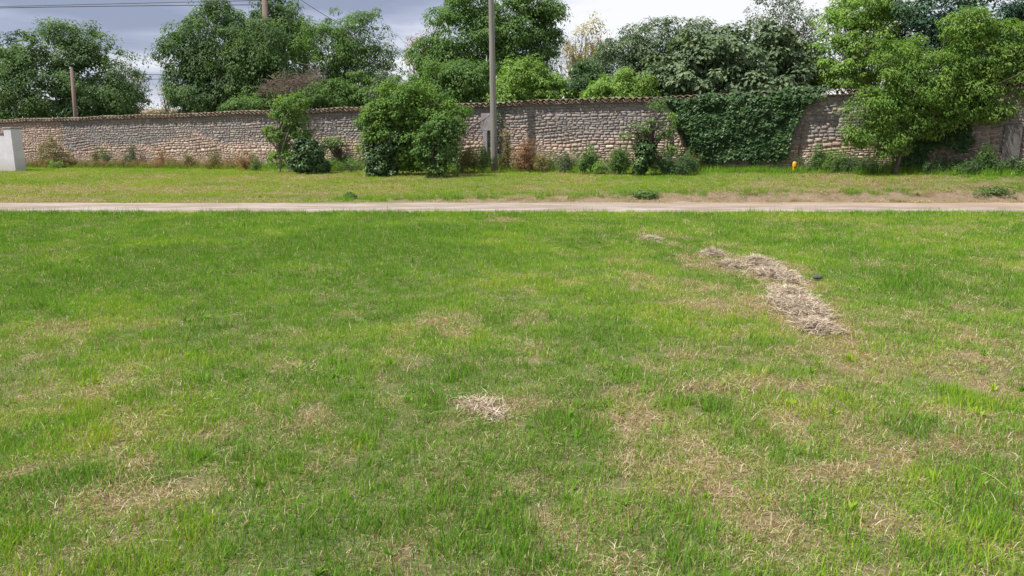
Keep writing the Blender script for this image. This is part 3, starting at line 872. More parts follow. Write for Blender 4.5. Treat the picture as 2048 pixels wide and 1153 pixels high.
# --- trees beyond the wall, left to right
GRP = 'trees beyond the stone wall'
tree('tree', 'narrow blue green tree at the left edge of the photo beyond the wall', 'tree', 50, [(5, 165, 38, 88), (36, 145, 28, 62), (-40, 170, 50, 85)], M_bl, 5, nclump=190, nleaf=60, leaf=.15, clump=.5, seed=1, group=GRP, jag=.35)
tree('tree', 'broad round topped tree behind the thin leaning pole', 'tree', 49, [(130, 105, 74, 52), (85, 175, 95, 62), (190, 160, 88, 74), (235, 195, 58, 50), (140, 78, 50, 32), (70, 130, 50, 44), (60, 216, 90, 24), (190, 218, 80, 20)], M_mul, 150, .25, 500, 80, .16, .62, seed=2, group=GRP, limbs=30, jag=.28)
tree('tree', 'loose tree with rusty twigs at the right edge of the round topped tree', 'tree', 52, [(255, 170, 30, 38), (272, 195, 24, 38), (235, 145, 26, 24)], M_olive, 262, .1, 80, 34, .13, .5, seed=3, group=GRP, limbs=40, bark=TWIG, twigs=3, inner=0)
tree('tree', 'small pale sparse tree in the sky gap beyond the wall', 'tree', 60, [(328, 205, 26, 30), (345, 180, 18, 20)], M_olive, 330, .08, 60, 26, .14, .55, seed=4, group=GRP, bark=BARKL, limbs=30)
tree('tree', 'huge dense dark tree with drooping leaf clumps, left of centre', 'tree', 42, [(430, 105, 88, 85), (395, 170, 66, 55), (530, 95, 92, 82), (480, 180, 100, 48), (565, 55, 55, 52), (375, 130, 50, 60), (430, 200, 90, 36), (540, 92, 46, 56, -2.7), (550, 165, 60, 44, -2.7), (500, 130, 40, 40, -2.2)], M_mul, 470, .34, 760, 84, .15, .52, .5, 1.1, 1.0, .8, .35, .15, .2, 30, seed=5, group=GRP)
tree('tree', 'feathery lighter tree spreading right of the huge dark tree', 'tree', 40, [(655, 105, 62, 62), (715, 80, 46, 54), (735, 140, 62, 45), (640, 165, 60, 40), (765, 110, 32, 26), (700, 185, 80, 32)], M_mid, 690, .2, 460, 62, .135, .5, .4, .5, .55, .7, .6, .15, .35, 50, seed=6, group=GRP, twigs=2)
tree('tree', 'slim russet twigged tree in the gap left of the tall cherry', 'tree', 44, [(835, 110, 24, 34), (860, 90, 18, 30)], M_brown, 845, .1, 55, 26, .12, .45, seed=7, group=GRP, bark=TWIG, limbs=35, twigs=3, inner=0)
tree('tree', 'tall leafy cherry tree rising behind the wooden utility pole', 'tree', 38, [(950, 90, 92, 82), (1035, 60, 72, 66), (900, 150, 72, 58), (1040, 130, 66, 62), (945, 10, 60, 40), (1060, 10, 50, 34), (1080, 95, 40, 50), (872, 118, 50, 48), (1090, 50, 36, 40)], M_mid, 975, .26, 620, 72, .15, .52, .45, .7, .6, .74, .5, .16, .3, 50, seed=8, group=GRP, twigs=1)
tree('tree', 'dark ivy clad tree low behind the left of the tall cherry', 'tree', 35.5, [(880, 175, 60, 40), (930, 170, 60, 44), (850, 190, 46, 32)], M_mid, 900, .18, 240, 64, .12, .42, seed=9, group=GRP)
tree('tree', 'sparse golden leaved tree against the bright sky', 'tree', 43, [(1160, 95, 34, 48), (1185, 70, 24, 36), (1140, 125, 30, 32), (1200, 110, 22, 38)], M_gold, 1165, .12, 105, 18, .13, .5, seed=10, group=GRP, bark=BARKL, limbs=70, twigs=4, inner=0, flat=.6)
tree('tree', 'slaty green tree between the golden tree and the fig', 'tree', 37, [(1255, 110, 58, 46), (1325, 95, 60, 50), (1220, 150, 50, 44), (1290, 155, 76, 46), (1395, 80, 46, 38)], M_gr, 1290, .2, 400, 64, .13, .48, .45, .5, .6, .74, .5, .16, .32, 44, seed=11, group=GRP, twigs=1)
tree('shrub', 'bright light green shrub behind the wall just right of the pole', 'shrub', 33, [(1045, 160, 44, 38), (1100, 185, 40, 30), (1030, 195, 40, 24), (1075, 170, 36, 34)], M_lt, 1060, .1, 230, 66, .11, .34, seed=12, group='shrubs behind the wall', stems=3)
tree('shrub', 'dark small leaved shrub behind the wall below the golden tree', 'shrub', 33, [(1165, 170, 34, 40), (1190, 195, 30, 24)], M_dark, 1170, .08, 110, 60, .11, .34, seed=13, group='shrubs behind the wall', stems=3)
tree('shrub', 'pale rounded shrub behind the wall left of the fig', 'shrub', 31.2, [(1225, 185, 50, 27), (1270, 178, 42, 30), (1195, 195, 28, 18)], M_lt, 1235, .08, 190, 62, .10, .3, seed=14, group='shrubs behind the wall', stems=3)
tree('tree', 'big domed fig tree with large leaves above the ivy', 'tree', 32, [(1470, 125, 118, 68), (1400, 145, 84, 52), (1550, 140, 78, 60), (1340, 165, 50, 36), (1480, 170, 140, 40)], M_gr, 1470, .28, 760, 44, .165, .42, .75, .7, .7, .82, .6, .14, .2, 26, seed=15, group=GRP)
tree('tree', 'tall thin airy tree rising behind the fig', 'tree', 38, [(1530, 35, 34, 44), (1570, 60, 30, 50), (1600, 30, 34, 46), (1615, 100, 28, 60)], M_gr, 1575, .12, 120, 34, .11, .42, seed=16, group=GRP, limbs=60, twigs=3, inner=0, bark=BARKL, flat=.8)
def elder_flowers(root, rng, C, V):
    mb = MB()
    k = 0
    for c in C[rng.permutation(len(C))]:
        if c[1] > np.mean(C[:, 1]) + .2: continue
        p = c + np.array((rng.normal(0, .15), -.35, .2)); r = rng.uniform(.05, .11); n = 8
        Vv = [p + np.array((0, 0, .03))]
        for i in range(n):
            a_ = 2 * math.pi * i / n; rr = r * rng.uniform(.7, 1.1); Vv.append(p + np.array((rr * math.cos(a_), rr * math.sin(a_), rng.uniform(-.02, .02))))
        Vv.append(p - np.array((0, 0, .05)))
        mb.add(Vv, [(0, 1 + i, 1 + (i + 1) % n) for i in range(n)] + [(n + 1, 1 + (i + 1) % n, 1 + i) for i in range(n)])
        k += 1
        if k > 85: break
    o = mb.build('flower_heads', M_fl, root); tag(o, kind='stuff')
M_fl, t_, b_ = new_mat('cream blossom'); b_.inputs['Base Color'].default_value = (.62, .62, .47, 1); b_.inputs['Roughness'].default_value = .8
tree('tree', 'bright yellow green elder with cream flower heads behind the wall', 'tree', 31, [(1700, 85, 62, 66), (1680, 150, 54, 44), (1760, 60, 60, 60), (1780, 140, 66, 52), (1730, 20, 66, 40)], M_lt, 1730, .18, 470, 70, .10, .40, .5, .5, .6, .74, .5, .16, .3, 40, seed=17, group=GRP, extra=elder_flowers)
tree('tree', 'dark blue green tree filling the top right corner', 'tree', 29.5, [(1870, 20, 80, 50), (1845, 70, 60, 60), (1960, 50, 90, 70), (2050, 90, 80, 80), (1960, 130, 100, 60), (2110, 60, 80, 90)], M_bl, 1960, .25, 430, 64, .13, .46, seed=18, group=GRP)
tree('shrub', 'low bramble bank behind the wall below the huge dark tree', 'shrub', 37.5, [(500, 212, 40, 22), (560, 200, 34, 26), (465, 218, 24, 14)], M_mid, 520, .05, 120, 54, .11, .32, seed=19, group='shrubs behind the wall', stems=4)
tree('shrub', 'mid green bramble behind the wall left of the large vine bush', 'shrub', 36, [(640, 200, 50, 26), (690, 195, 40, 30), (740, 205, 34, 24)], M_mid, 680, .05, 170, 56, .11, .32, seed=20, group='shrubs behind the wall', stems=4)
tree('shrub', 'silvery shrub behind the wall in front of the feathery tree', 'shrub', 34.5, [(770, 185, 34, 32), (800, 200, 26, 22)], M_gr, 780, .05, 90, 54, .11, .32, seed=21, group='shrubs behind the wall', stems=4)
# distant woodland far beyond, closes the horizon
rng = np.random.default_rng(77)
Bf = []
for px in range(-500, 2700, 50):
    Yf = 120 + rng.uniform(-8, 12); c = P(px, 262 + rng.uniform(-8, 4), Yf); k = pxm(Yf)
    Bf.append((c[0], c[1], c[2], 40 * k, 3.0, 30 * k))
V, F, v, C = foliage(rng, Bf, 1500, 26, .5, 1.3)
me = np_mesh('woodland', V, [F], False, {'v': v}); o = link('woodland', me, mat=M_dark)
tag(o, 'low distant tree line on the horizon far beyond the wall', None, None, 'stuff')
# distant house in the sky gap
hm, t, b = new_mat('distant house render'); b.inputs['Base Color'].default_value = (.50, .44, .36, 1); b.inputs['Roughness'].default_value = .9
c = P(318, 240, 85); k = pxm(85)
hz_ = float(gz(c[0], 85)); hh = (P(318, 228, 85)[2] - hz_)
house = empty('house', (c[0], 85, hz_), 'small beige distant house seen in the gap beyond the wall', 'house')
mb = MB(); mb.box((0, 0, hh / 2), (4.6, 5, hh)); mb.build('walls', hm, house, False)
mb = MB(); mb.add([(-2.6, -2.8, hh), (2.6, -2.8, hh), (2.6, 2.8, hh), (-2.6, 2.8, hh), (-2.6, 0, hh + .5), (2.6, 0, hh + .5)], [(0, 1, 5, 4), (2, 3, 4, 5), (0, 4, 3), (1, 2, 5), (3, 2, 1, 0)]); mb.build('roof', tm, house, False)
gl, t, b = new_mat('dark window glass'); b.inputs['Base Color'].default_value = (.03, .035, .04, 1); b.inputs['Roughness'].default_value = .15
mb = MB(); mb.box((-.9, -2.52, hh * .72), (.8, .06, 1.0)); mb.build('window', gl, house, False)

# --- ivy on the wall
def ivy(name, label, poly, n, out_mid, seed, leafs=(.06, .12), bumps=.26, topover=.22, mat=M_ivy, stems=14):
    rng = np.random.default_rng(seed)
    uv = np.array([px2wall(*p) for p in poly])
    lo_, hi_ = uv.min(0), uv.max(0)
    def inside(U, Vv):
        c = np.zeros(len(U), bool); j = len(uv) - 1
        for i in range(len(uv)):
            cond = ((uv[i, 1] > Vv) != (uv[j, 1] > Vv)) & (U < (uv[j, 0] - uv[i, 0]) * (Vv - uv[i, 1]) / (uv[j, 1] - uv[i, 1] + 1e-12) + uv[i, 0])
            c ^= cond; j = i
        return c
    U = rng.uniform(lo_[0] - .1, hi_[0] + .1, n * 2); Vv = rng.uniform(lo_[1], hi_[1], n * 2)
    wu = U + .22 * (fbm(U, Vv, 2.5, 5) - .5) * 2; wv = Vv + .18 * (fbm(U, Vv, 2.5, 25) - .5) * 2
    ok = inside(wu, wv); U, Vv = U[ok][:n], Vv[ok][:n]; m = len(U)
    outd = .05 + out_mid * (.25 + bumps * 6 * (fbm(U, Vv, 1.6, 8) - .3)) * (.45 + .55 * sstep(lo_[1], lo_[1] + 1.2, Vv)) + .07 * rng.random(m)
    outd = np.maximum(outd, .04 + .03 * rng.random(m))
    over = np.clip(Vv - HW - .02, 0, 1)
    outd = np.where(over > 0, outd - over * 1.2 * rng.random(m) - .35 * rng.random(m) * (over > .03), outd)
    pos = np.stack([wp(u, o_, v_) for u, o_, v_ in zip(U, outd, Vv)])
    nw = np.array((E1[1], -E1[0], 0))
    nrm = nw * 1.0 + np.array((0, 0, .55)) + rng.normal(size=(m, 3)) * .55
    tip = np.array((0, 0, -1.0)) + rng.normal(size=(m, 3)) * .4
    V, F, v = leaves(pos, nrm, tip, rng.uniform(*leafs, m), .95, np.clip(rng.beta(1.4, 2.4, m) + (fbm(U, Vv, 2.2, 55) - .5) * .7, 0, 1))
    b0 = wp(uv[:, 0].mean(), .1, 0)
    root = empty(name, b0, label, 'ivy')
    me = np_mesh('foliage', V, [F], False, {'v': v}); link('foliage', me, root, True, mat)
    mb = MB()
    for i in range(stems):
        e_ = min(.3, (hi_[0] - lo_[0]) * .3); u0 = rng.uniform(lo_[0] + e_, hi_[0] - e_); q = []
        for j in range(6):
            q.append(wp(u0, .045 + .02 * rng.random(), -.05 + j * lo_[1] * .3 + j * .22)); u0 += rng.normal(0, .09)
        mb.tube(q, [.022, .02, .018, .015, .012, .008], 5, False)
    mb.build('stems', TWIG, root, True, True)
    return root
ivy('ivy', 'dense dark ivy curtain hanging over the wall top below the fig', [(1336, 200), (1365, 190), (1400, 192), (1470, 186), (1540, 179), (1600, 172), (1640, 176), (1652, 194), (1608, 208), (1600, 232), (1585, 262), (1580, 300), (1572, 318), (1500, 315), (1440, 322), (1395, 322), (1385, 300), (1362, 262), (1350, 240)], 17000, .30, 61, (.07, .14))
ivy('ivy', 'shaded dark ivy on the wall behind the cherry tree at right', [(1770, 200), (1880, 220), (1935, 240), (1950, 275), (1925, 305), (1880, 290), (1840, 335), (1800, 330), (1770, 280)], 4200, .16, 62, (.05, .11))
ivy('ivy', 'narrow strip of ivy climbing the wall right beside the pole', [(992, 222), (1001, 220), (1000, 262), (996, 330), (988, 334), (990, 262)], 420, .06, 63, (.05, .10), stems=2)

# --- bushes in front of the wall
def fY(px, py): return G(px, py)[1]
YB = fY(810, 352)
tree('shrub', 'large vine covered bush reaching above the wall, left of the pole', 'bush', YB, [(815, 215, 56, 42), (770, 262, 52, 52), (848, 262, 58, 56), (800, 190, 38, 24), (895, 235, 40, 32), (760, 245, 40, 40), (818, 315, 34, 32)], M_vine, 790, .07, 460, 62, .085, .27, .7, .6, .8, .66, .5, .2, .42, 30, seed=30, stems=3, depth=.6, twigs=1)
tree('ivy_bush', 'dark ivy column at the left foot of the large vine bush', 'ivy', fY(765, 354), [(762, 322, 25, 32), (765, 342, 30, 13), (785, 290, 26, 30), (745, 300, 18, 20)], M_ivy, 765, .06, 135, 60, .085, .20, .9, .6, .9, .6, .5, .2, .4, 12, seed=31, depth=.8)
tree('ivy_bush', 'dark leafy column at the right foot of the large vine bush', 'ivy', fY(865, 357), [(866, 312, 28, 40), (882, 343, 26, 12), (846, 300, 20, 30), (895, 285, 20, 34), (905, 320, 14, 20), (872, 262, 30, 30), (915, 255, 14, 26)], M_mid, 868, .06, 180, 56, .08, .19, .75, .6, .9, .6, .5, .2, .45, 16, seed=32, depth=.8, twigs=1)
tree('shrub', 'tall leafy bush with bare forked stems, nearest the dark rounded ivy', 'bush', fY(575, 346), [(572, 232, 30, 32), (560, 275, 28, 26), (600, 240, 26, 30), (565, 308, 30, 22), (590, 200, 22, 20), (590, 212, 34, 18), (608, 268, 24, 26), (553, 320, 20, 16)], M_vine, 566, .05, 150, 40, .09, .24, .75, .6, .7, .62, .5, .15, .45, 26, seed=33, stems=2, bark=BARKL, depth=.8, twigs=1)
tree('ivy_bush', 'rounded dark ivy mound right of the tall leafy bush', 'ivy', fY(625, 349), [(622, 312, 24, 28), (637, 334, 20, 14), (606, 290, 18, 16), (600, 325, 16, 20)], M_ivy, 625, .06, 130, 66, .08, .18, .9, .6, .9, .66, .5, .2, .35, 10, seed=34, depth=.9)
tree('bramble', 'arching bramble sprays on the wall between the two bushes', 'bramble', fY(690, 340), [(665, 285, 34, 13), (690, 300, 26, 12), (680, 322, 34, 15)], M_mid, 680, .02, 55, 34, .09, .24, .7, .6, .6, .6, .6, .1, .4, 24, seed=35, stems=3, depth=.4)
tree('cherry_tree', 'cherry tree in front of the wall at the right with bronze shoot tips', 'tree', fY(1797, 351), [(1850, 170, 95, 68), (1760, 215, 58, 44), (1730, 255, 36, 28), (1800, 115, 56, 50), (1925, 190, 85, 50), (2000, 140, 80, 60), (1795, 270, 38, 34), (2040, 195, 70, 46), (1890, 125, 50, 38), (2090, 140, 80, 90), (1768, 292, 30, 24), (1720, 275, 26, 18), (1905, 225, 60, 24), (1985, 225, 60, 26), (1835, 248, 50, 30), (1930, 60, 60, 40), (2020, 80, 60, 40)], M_cherry, 1797, .085, 980, 66, .092, .30, .36, .8, .6, .62, .5, .16, .42, 30, seed=36, depth=.42, twigs=1, limb_r=.022, top_dx=.3)
tree('sapling', 'slender young tree against the wall left of the ivy curtain', 'sapling', fY(1285, 352), [(1310, 228, 20, 22), (1300, 255, 26, 18), (1262, 268, 24, 15), (1318, 210, 14, 12), (1280, 285, 16, 12), (1325, 262, 16, 16)], M_mid, 1288, .035, 72, 36, .085, .2, .5, .8, .7, .6, .5, .1, .3, 40, seed=37, depth=.8, twigs=1)
tree('ivy_bush', 'small dark ivy clump round the foot of the slender young tree', 'ivy', fY(1284, 353), [(1285, 322, 15, 28), (1295, 305, 18, 14)], M_ivy, 1285, .04, 60, 60, .08, .17, .95, .6, .9, .8, .5, .2, .15, 6, seed=38)
tree('sapling', 'thin upright yellow green shoot just left of the ivy curtain', 'sapling', fY(1342, 345), [(1343, 245, 7, 18), (1342, 275, 8, 16), (1343, 300, 8, 16)], M_lt, 1343, .018, 34, 22, .075, .13, .5, .8, .7, .6, .5, .1, .3, 14, seed=39)
# weeds along the foot of the wall: (px, base py, half width, height px, material, label)
weeds = [
 (105, 335, 34, 58, M_olive, 'olive brown dead looking bush beside the gate pillar'),
 (112, 337, 18, 16, M_lt, 'low green weed below the olive bush'),
 (193, 332, 11, 34, M_olive, 'first leaning weed right of the olive bush'),
 (212, 332, 10, 38, M_mid, 'narrow weed stalk against the ochre stones at left'),
 (262, 332, 14, 42, M_gr, 'grey green weed at the left part of the wall foot'),
 (240, 334, 22, 16, M_olive, 'low olive weed patch at the left part of the wall foot'),
 (325, 335, 16, 32, M_brown, 'brown dry stalks midway along the left wall'),
 (378, 336, 14, 30, M_olive, 'olive dry stalks midway along the left wall'),
 (425, 338, 20, 32, M_olive, 'mixed green and dry weeds under the ochre stones'),
 (490, 340, 22, 34, M_brown, 'russet dry stalks left of the tall leafy bush'),
 (512, 341, 14, 28, M_mid, 'green weed left of the tall leafy bush'),
 (700, 344, 26, 20, M_mid, 'low green weeds between the two bushes'),
 (935, 345, 24, 48, M_olive, 'yellowish weeds between the vine bush and the pole'),
 (968, 345, 16, 44, M_mid, 'dark green weeds at the left foot of the pole'),
 (1015, 343, 10, 78, M_olive, 'tall dry weed stalk right of the pole'),
 (1050, 343, 26, 52, M_brown, 'golden brown dried weeds right of the pole'),
 (1085, 344, 16, 34, M_olive, 'short olive weeds right of the golden dried weeds'),
 (1130, 345, 18, 36, M_gr, 'grey green weeds under the middle of the wall'),
 (1178, 347, 24, 46, M_mid, 'leafy green weed clump under the middle of the wall'),
 (1205, 348, 24, 18, M_lt, 'bright green nettles in front of the leafy weed clump'),
 (1240, 348, 18, 48, M_mid, 'tall weed clump left of the slender young tree'),
 (1330, 349, 26, 44, M_dark, 'dark weeds right of the slender young tree'),
 (1372, 349, 24, 34, M_dark, 'dark low weeds at the left foot of the ivy curtain'),
 (1640, 340, 16, 48, M_mid, 'leafy weed right of the yellow marker post'),
 (1672, 344, 22, 38, M_lt, 'light green weed clump left of the cherry tree'),
 (1700, 344, 14, 30, M_gr, 'greyish weed between light weed clump and cherry trunk'),
 (1775, 346, 12, 15, M_yl, 'small yellow green weed left of the cherry trunk'),
 (1968, 335, 16, 40, M_mid, 'leafy weed on the wall foot right of the shaded ivy'),
 (1925, 340, 10, 12, M_lt, 'small pale weed in the shade right of the cherry trunk'),
 (2030, 338, 18, 20, M_dark, 'low dark weed at the right end of the wall foot'),
]
for i, (px, py, w, h, m_, lab) in enumerate(weeds):
    Yw = min(fY(px, py + 3), wallY(px) - .45)
    h *= 1.15; w *= 1.12
    bl = [(px, py - h * .55, w * .8, h * .42), (px + w * .3, py - h * .3, w * .7, h * .3), (px - w * .35, py - h * .28, w * .6, h * .28)]
    area = w * h; nc = int(np.clip(area / 11, 16, 150))
    tree('weed', lab, 'weed', Yw, bl, m_, px, .010, nc, 22, .075, .11, .34, .2, 1.6, .45, .3, .2, .6, min(nc, 22), seed=60 + i, group='weeds along the foot of the wall', bark=TWIG if m_ in (M_brown, M_olive) else BARKL, depth=.5, crown_name='foliage', limb_r=.008)
for i, (px, py, w, lab) in enumerate(((1290, 395, 26, 'dark low weed on the track bank, left one'), (1985, 388, 44, 'spreading leafy weed on the track bank at far right'), (700, 398, 10, 'tiny weed tuft on the far edge of the track'))):
    g_ = G(px, py)
    tree('weed', lab, 'weed', g_[1], [(px, py - 4, w, 5)], M_mid, px, .008, 60, 22, .06, .09, .5, .2, .9, .6, .5, .2, .3, 8, seed=120 + i, group='weeds on the bank of the track', depth=.4, crown_name='foliage', limb_r=.006)

rng = np.random.default_rng(404)
def band(label, px0, px1, mats, seed, hmax):
    rng = np.random.default_rng(seed)
    u0, u1 = px2wall(px0, 300)[0], px2wall(px1, 300)[0]
    root = None
    for mi, m_ in enumerate(mats):
        B = []
        for k in range(int((u1 - u0) * 4.5)):
            u = rng.uniform(u0, u1); hh = hmax * (.35 + .65 * float(fbm(u, mi * 5, 1.2, seed % 40))) * rng.uniform(.6, 1.1)
            c = wp(u, rng.uniform(.15, .8), hh * .5); B.append((c[0], c[1], c[2], rng.uniform(.15, .38), .2, hh * .6))
        V, F, v, C = foliage(rng, B, int(len(B) * 9), 26, .07, .12, .36, .15, 1.5, .4, .3, .2, .4)
        ok = V[:, 2].reshape(-1, 4).min(1) > gz(V[:, 0], V[:, 1]).reshape(-1, 4).mean(1) - .02
        V = V.reshape(-1, 4, 3)[ok].reshape(-1, 3); v = v.reshape(-1, 4)[ok].ravel(); q = np.arange(len(V)).reshape(-1, 4)
        o = link('undergrowth', np_mesh('undergrowth', V, [np.concatenate([q[:, [0, 2, 1]], q[:, [0, 3, 2]]])], False, {'v': v}), mat=m_)
        tag(o, label[mi], None, None, 'stuff')
band(['green undergrowth along the wall foot from the pole to the ivy', 'dry brownish undergrowth along the wall foot from the pole to the ivy'], 915, 1400, [M_mid, M_olive], 71, .95)
band(['green undergrowth along the wall foot at the right', 'dark undergrowth under the cherry tree'], 1600, 2060, [M_mid, M_dark], 72, .65)
band(['sparse green undergrowth along the left wall foot', 'brown dry stalks along the left wall foot'], 60, 540, [M_olive, M_brown], 73, .55)
band(['green undergrowth along the wall foot between the bushes', 'light green nettles along the wall foot between the bushes'], 540, 915, [M_mid, M_lt], 74, .7)

# dead brushwood heap above the wall and the bare vine by the pole
rng = np.random.default_rng(9)
Yb = wallY(585) - .5; c0 = P(580, 168, Yb)
br = empty('brushwood', (c0[0], Yb, float(hb(c0[0])) + HW), 'tangle of dead brown twigs heaped above the wall over the leafy bush', 'brushwood')
mb = MB()
for i in range(230):
    f = rng.uniform(-1, 1); p = P(580 + f * 58, 168 - 12 * (f + .2) + rng.normal(0, 8), Yb + rng.normal(0, .4))
    d = unit(np.array((rng.normal(0, 1.0), rng.normal(0, .4), rng.normal(0, .42)))); L = rng.uniform(.35, 1.2)
    tubes(mb, p - d * L / 2, p + d * L / 2, rng.uniform(.006, .016), .004, rng, 3, .10, 4)
for i in range(12):
    f = rng.uniform(-.8, .8); p = P(580 + f * 50, 175 - 12 * f, Yb + rng.normal(0, .2)); q = P(580 + f * 40, 232, Yb)
    tubes(mb, p, q, .02, .03, rng, 3, .04, 5)
mb.build('twigs', TWIG, br)
Yv = wallY(950) - .8
a0 = P(1000, 218, Yv + .5); a1 = P(972, 236, Yv); a2 = P(940, 256, Yv); a3 = P(925, 282, Yv); a4 = P(915, 345, Yv); a4[2] = float(gz(a4[0], a4[1]))
dv = empty('dead_vine', a4, 'bare grey vine stem slanting up to the wall top at the pole', 'vine')
mb = MB(); mb.tube([a4, a3, a2, a1, a0], [.04, .035, .028, .02, .015], 6); mb.build('stem', BARKL, dv, True, True)
mb = MB()
for i in range(60):
    s_ = rng.random(); p = (a3 * (1 - s_) + a2 * s_) if rng.random() < .6 else (a2 * (1 - s_) + a1 * s_)
    tubes(mb, p, p + np.array((rng.normal(0, .2), -.1 * rng.random(), -rng.random() * .6)), .008, .003, rng, 3, .08, 4)
mb.build('twigs', TWIG, dv)

# ------------------------------------------------------------------ poles and wires
wm = bark_mat('weathered pole timber', (.125, .12, .11), (.27, .255, .23), (26, 26, .8))
met, t, b = new_mat('galvanised metal'); b.inputs['Base Color'].default_value = (.35, .35, .36, 1); b.inputs['Metallic'].default_value = .7; b.inputs['Roughness'].default_value = .5
pg = G(989, 344); 
brm = bark_mat('brown pole timber', (.11, .075, .065), (.22, .16, .14), (26, 26, .8))
pole = empty('utility_pole', pg, 'tall grey wooden utility pole standing in the grass before the wall', 'pole')
Yq = pg[1]
topp = np.array((P(982.5, 0, Yq)[0], Yq, P(983, 0, Yq)[2])); dirp = (topp - pg) / (topp[2] - pg[2])
pts = [pg + dirp * z - np.array((0, 0, .1)) for z in np.linspace(0, 8.2, 12)]
mb = MB(); mb.tube(pts, [.135 - .045 * i / 11 for i in range(12)], 14); mb.build('shaft', wm, pole, True, True)
hp = pg + dirp * 7.6
mb = MB(); mb.box(tuple(hp + np.array((0, -.11, 0))), (1.3, .09, .10), 0, .01); mb.build('crossarm', wm, pole)
for dx in (-.55, 0, .55):
    mb = MB(); q = hp + np.array((dx, -.11, .05)); mb.tube([q, q + np.array((0, 0, .07)), q + np.array((0, 0, .10)), q + np.array((0, 0, .14))], [.015, .03, .045, .02], 8); mb.build('insulator', cm, pole)
p2 = P(537, 60, 40.3); 
z2 = float(gz(p2[0], 40.3))
pole2 = empty('utility_pole', (p2[0], 40.3, z2), 'brown wooden pole top sticking out of the huge dark tree', 'pole')
b2 = np.array((p2[0], 40.3, z2)); h2 = P(537, -45, 40.3)[2]
brm = bark_mat('brown pole timber', (.11, .075, .065), (.22, .16, .14), (26, 26, .8))
mb = MB(); mb.tube([b2, b2 * np.array((1, 1, 0)) + np.array((-.15, 0, h2))], [.19, .15], 12); mb.build('shaft', brm, pole2, True, True)
mb = MB(); mb.box((p2[0] - .15, 40.1, h2 - .4), (1.6, .1, .12)); mb.build('crossarm', brm, pole2)
Yl = wallY(150) + 1.2
b3 = P(156, 300, Yl); b3[2] = float(gz(b3[0], Yl)); t3 = P(143, 138, Yl)
pole3 = empty('thin_pole', b3, 'thin leaning grey pole standing behind the left part of the wall', 'pole')
mb = MB(); mb.tube([b3, b3 * .5 + t3 * .5, t3], [.12, .105, .085], 10); mb.build('shaft', brm, pole3, True, True)
mb = MB(); mb.tube([t3 + np.array((-.04, 0, -.02)), t3 + np.array((-.02, 0, .10))], [.09, .06], 8); mb.build('cap', met, pole3)
wiremat, t, b = new_mat('black cable'); b.inputs['Base Color'].default_value = (.03, .03, .035, 1); b.inputs['Roughness'].default_value = .6
def wire(a_, b_, sag, r, label):
    pts = []
    for i in range(17):
        f = i / 16; pts.append(a_ * (1 - f) + b_ * f - np.array((0, 0, sag * 4 * f * (1 - f))))
    mb = MB(); mb.tube(pts, r, 5)
    o = mb.build('overhead_wire', wiremat); tag(o, label, 'wire', 'overhead wires')
pt = np.array((p2[0] - .15, 40.1, h2 - .3))
wire(P(-700, 30, 39), P(533, 1, 40.2), .0, .016, 'upper thin wire crossing the grey sky at top left')
wire(P(-700, 36, 39), P(533, 10, 40.2), -.12, .02, 'lower thicker wire crossing the grey sky at top left')
wire(t3 + np.array((0, 0, -.2)), P(640, 118, 60), .5, .016, 'upper wire in the sky gap right of the thin leaning pole')
wire(t3 + np.array((0, 0, -.5)), P(640, 138, 60), .3, .016, 'lower wire in the sky gap right of the thin leaning pole')
wire(pt + np.array((.7, 0, 0)), P(760, 95, 37), .1, .016, 'cable running down right from the brown pole into the trees')

# ------------------------------------------------------------------ yellow marker post
ym, t, b = new_mat('yellow plastic'); n1 = noise(t, 20, 4); t.links.new(ramp(t, n1, [(.3, (.55, .27, .012)), (.6, (.78, .42, .02))]), b.inputs['Base Color']); b.inputs['Roughness'].default_value = .45
g_ = G(1588, 347)
mk = empty('marker_post', g_, 'short yellow orange marker post in the grass below the ivy', 'marker post')
mb = MB(); Hm = .38
prof = [(-.05, .055), (0, .055), (Hm * .55, .06), (Hm * .78, .075), (Hm * .93, .06), (Hm, .025)]
V = []; F = []
for z, r in prof:
    for k in range(10): a_ = 2 * math.pi * k / 10; V.append((r * math.cos(a_), r * .55 * math.sin(a_), z))
for i in range(len(prof) - 1):
    for k in range(10): F.append((i * 10 + k, i * 10 + (k + 1) % 10, (i + 1) * 10 + (k + 1) % 10, (i + 1) * 10 + k))
F.append(tuple(range(50, 60)))
mb.add(V, F); mb.build('post', ym, mk, False, True)
mb = MB(); mb.box((0, -.037, Hm * .5), (.06, .01, .05)); mb.build('label_plate', wiremat, mk, False)

SM, t, b = new_mat('raked dead grass')
c = ramp(t, attr(t, 'v').outputs['Fac'], [(0, (.15, .11, .075)), (.35, (.34, .27, .195)), (.7, (.52, .435, .335)), (1, (.68, .60, .49))])
leafify(t, b, c, .15, .8, (1, 1, 1)); b.inputs['Specular IOR Level'].default_value = .05
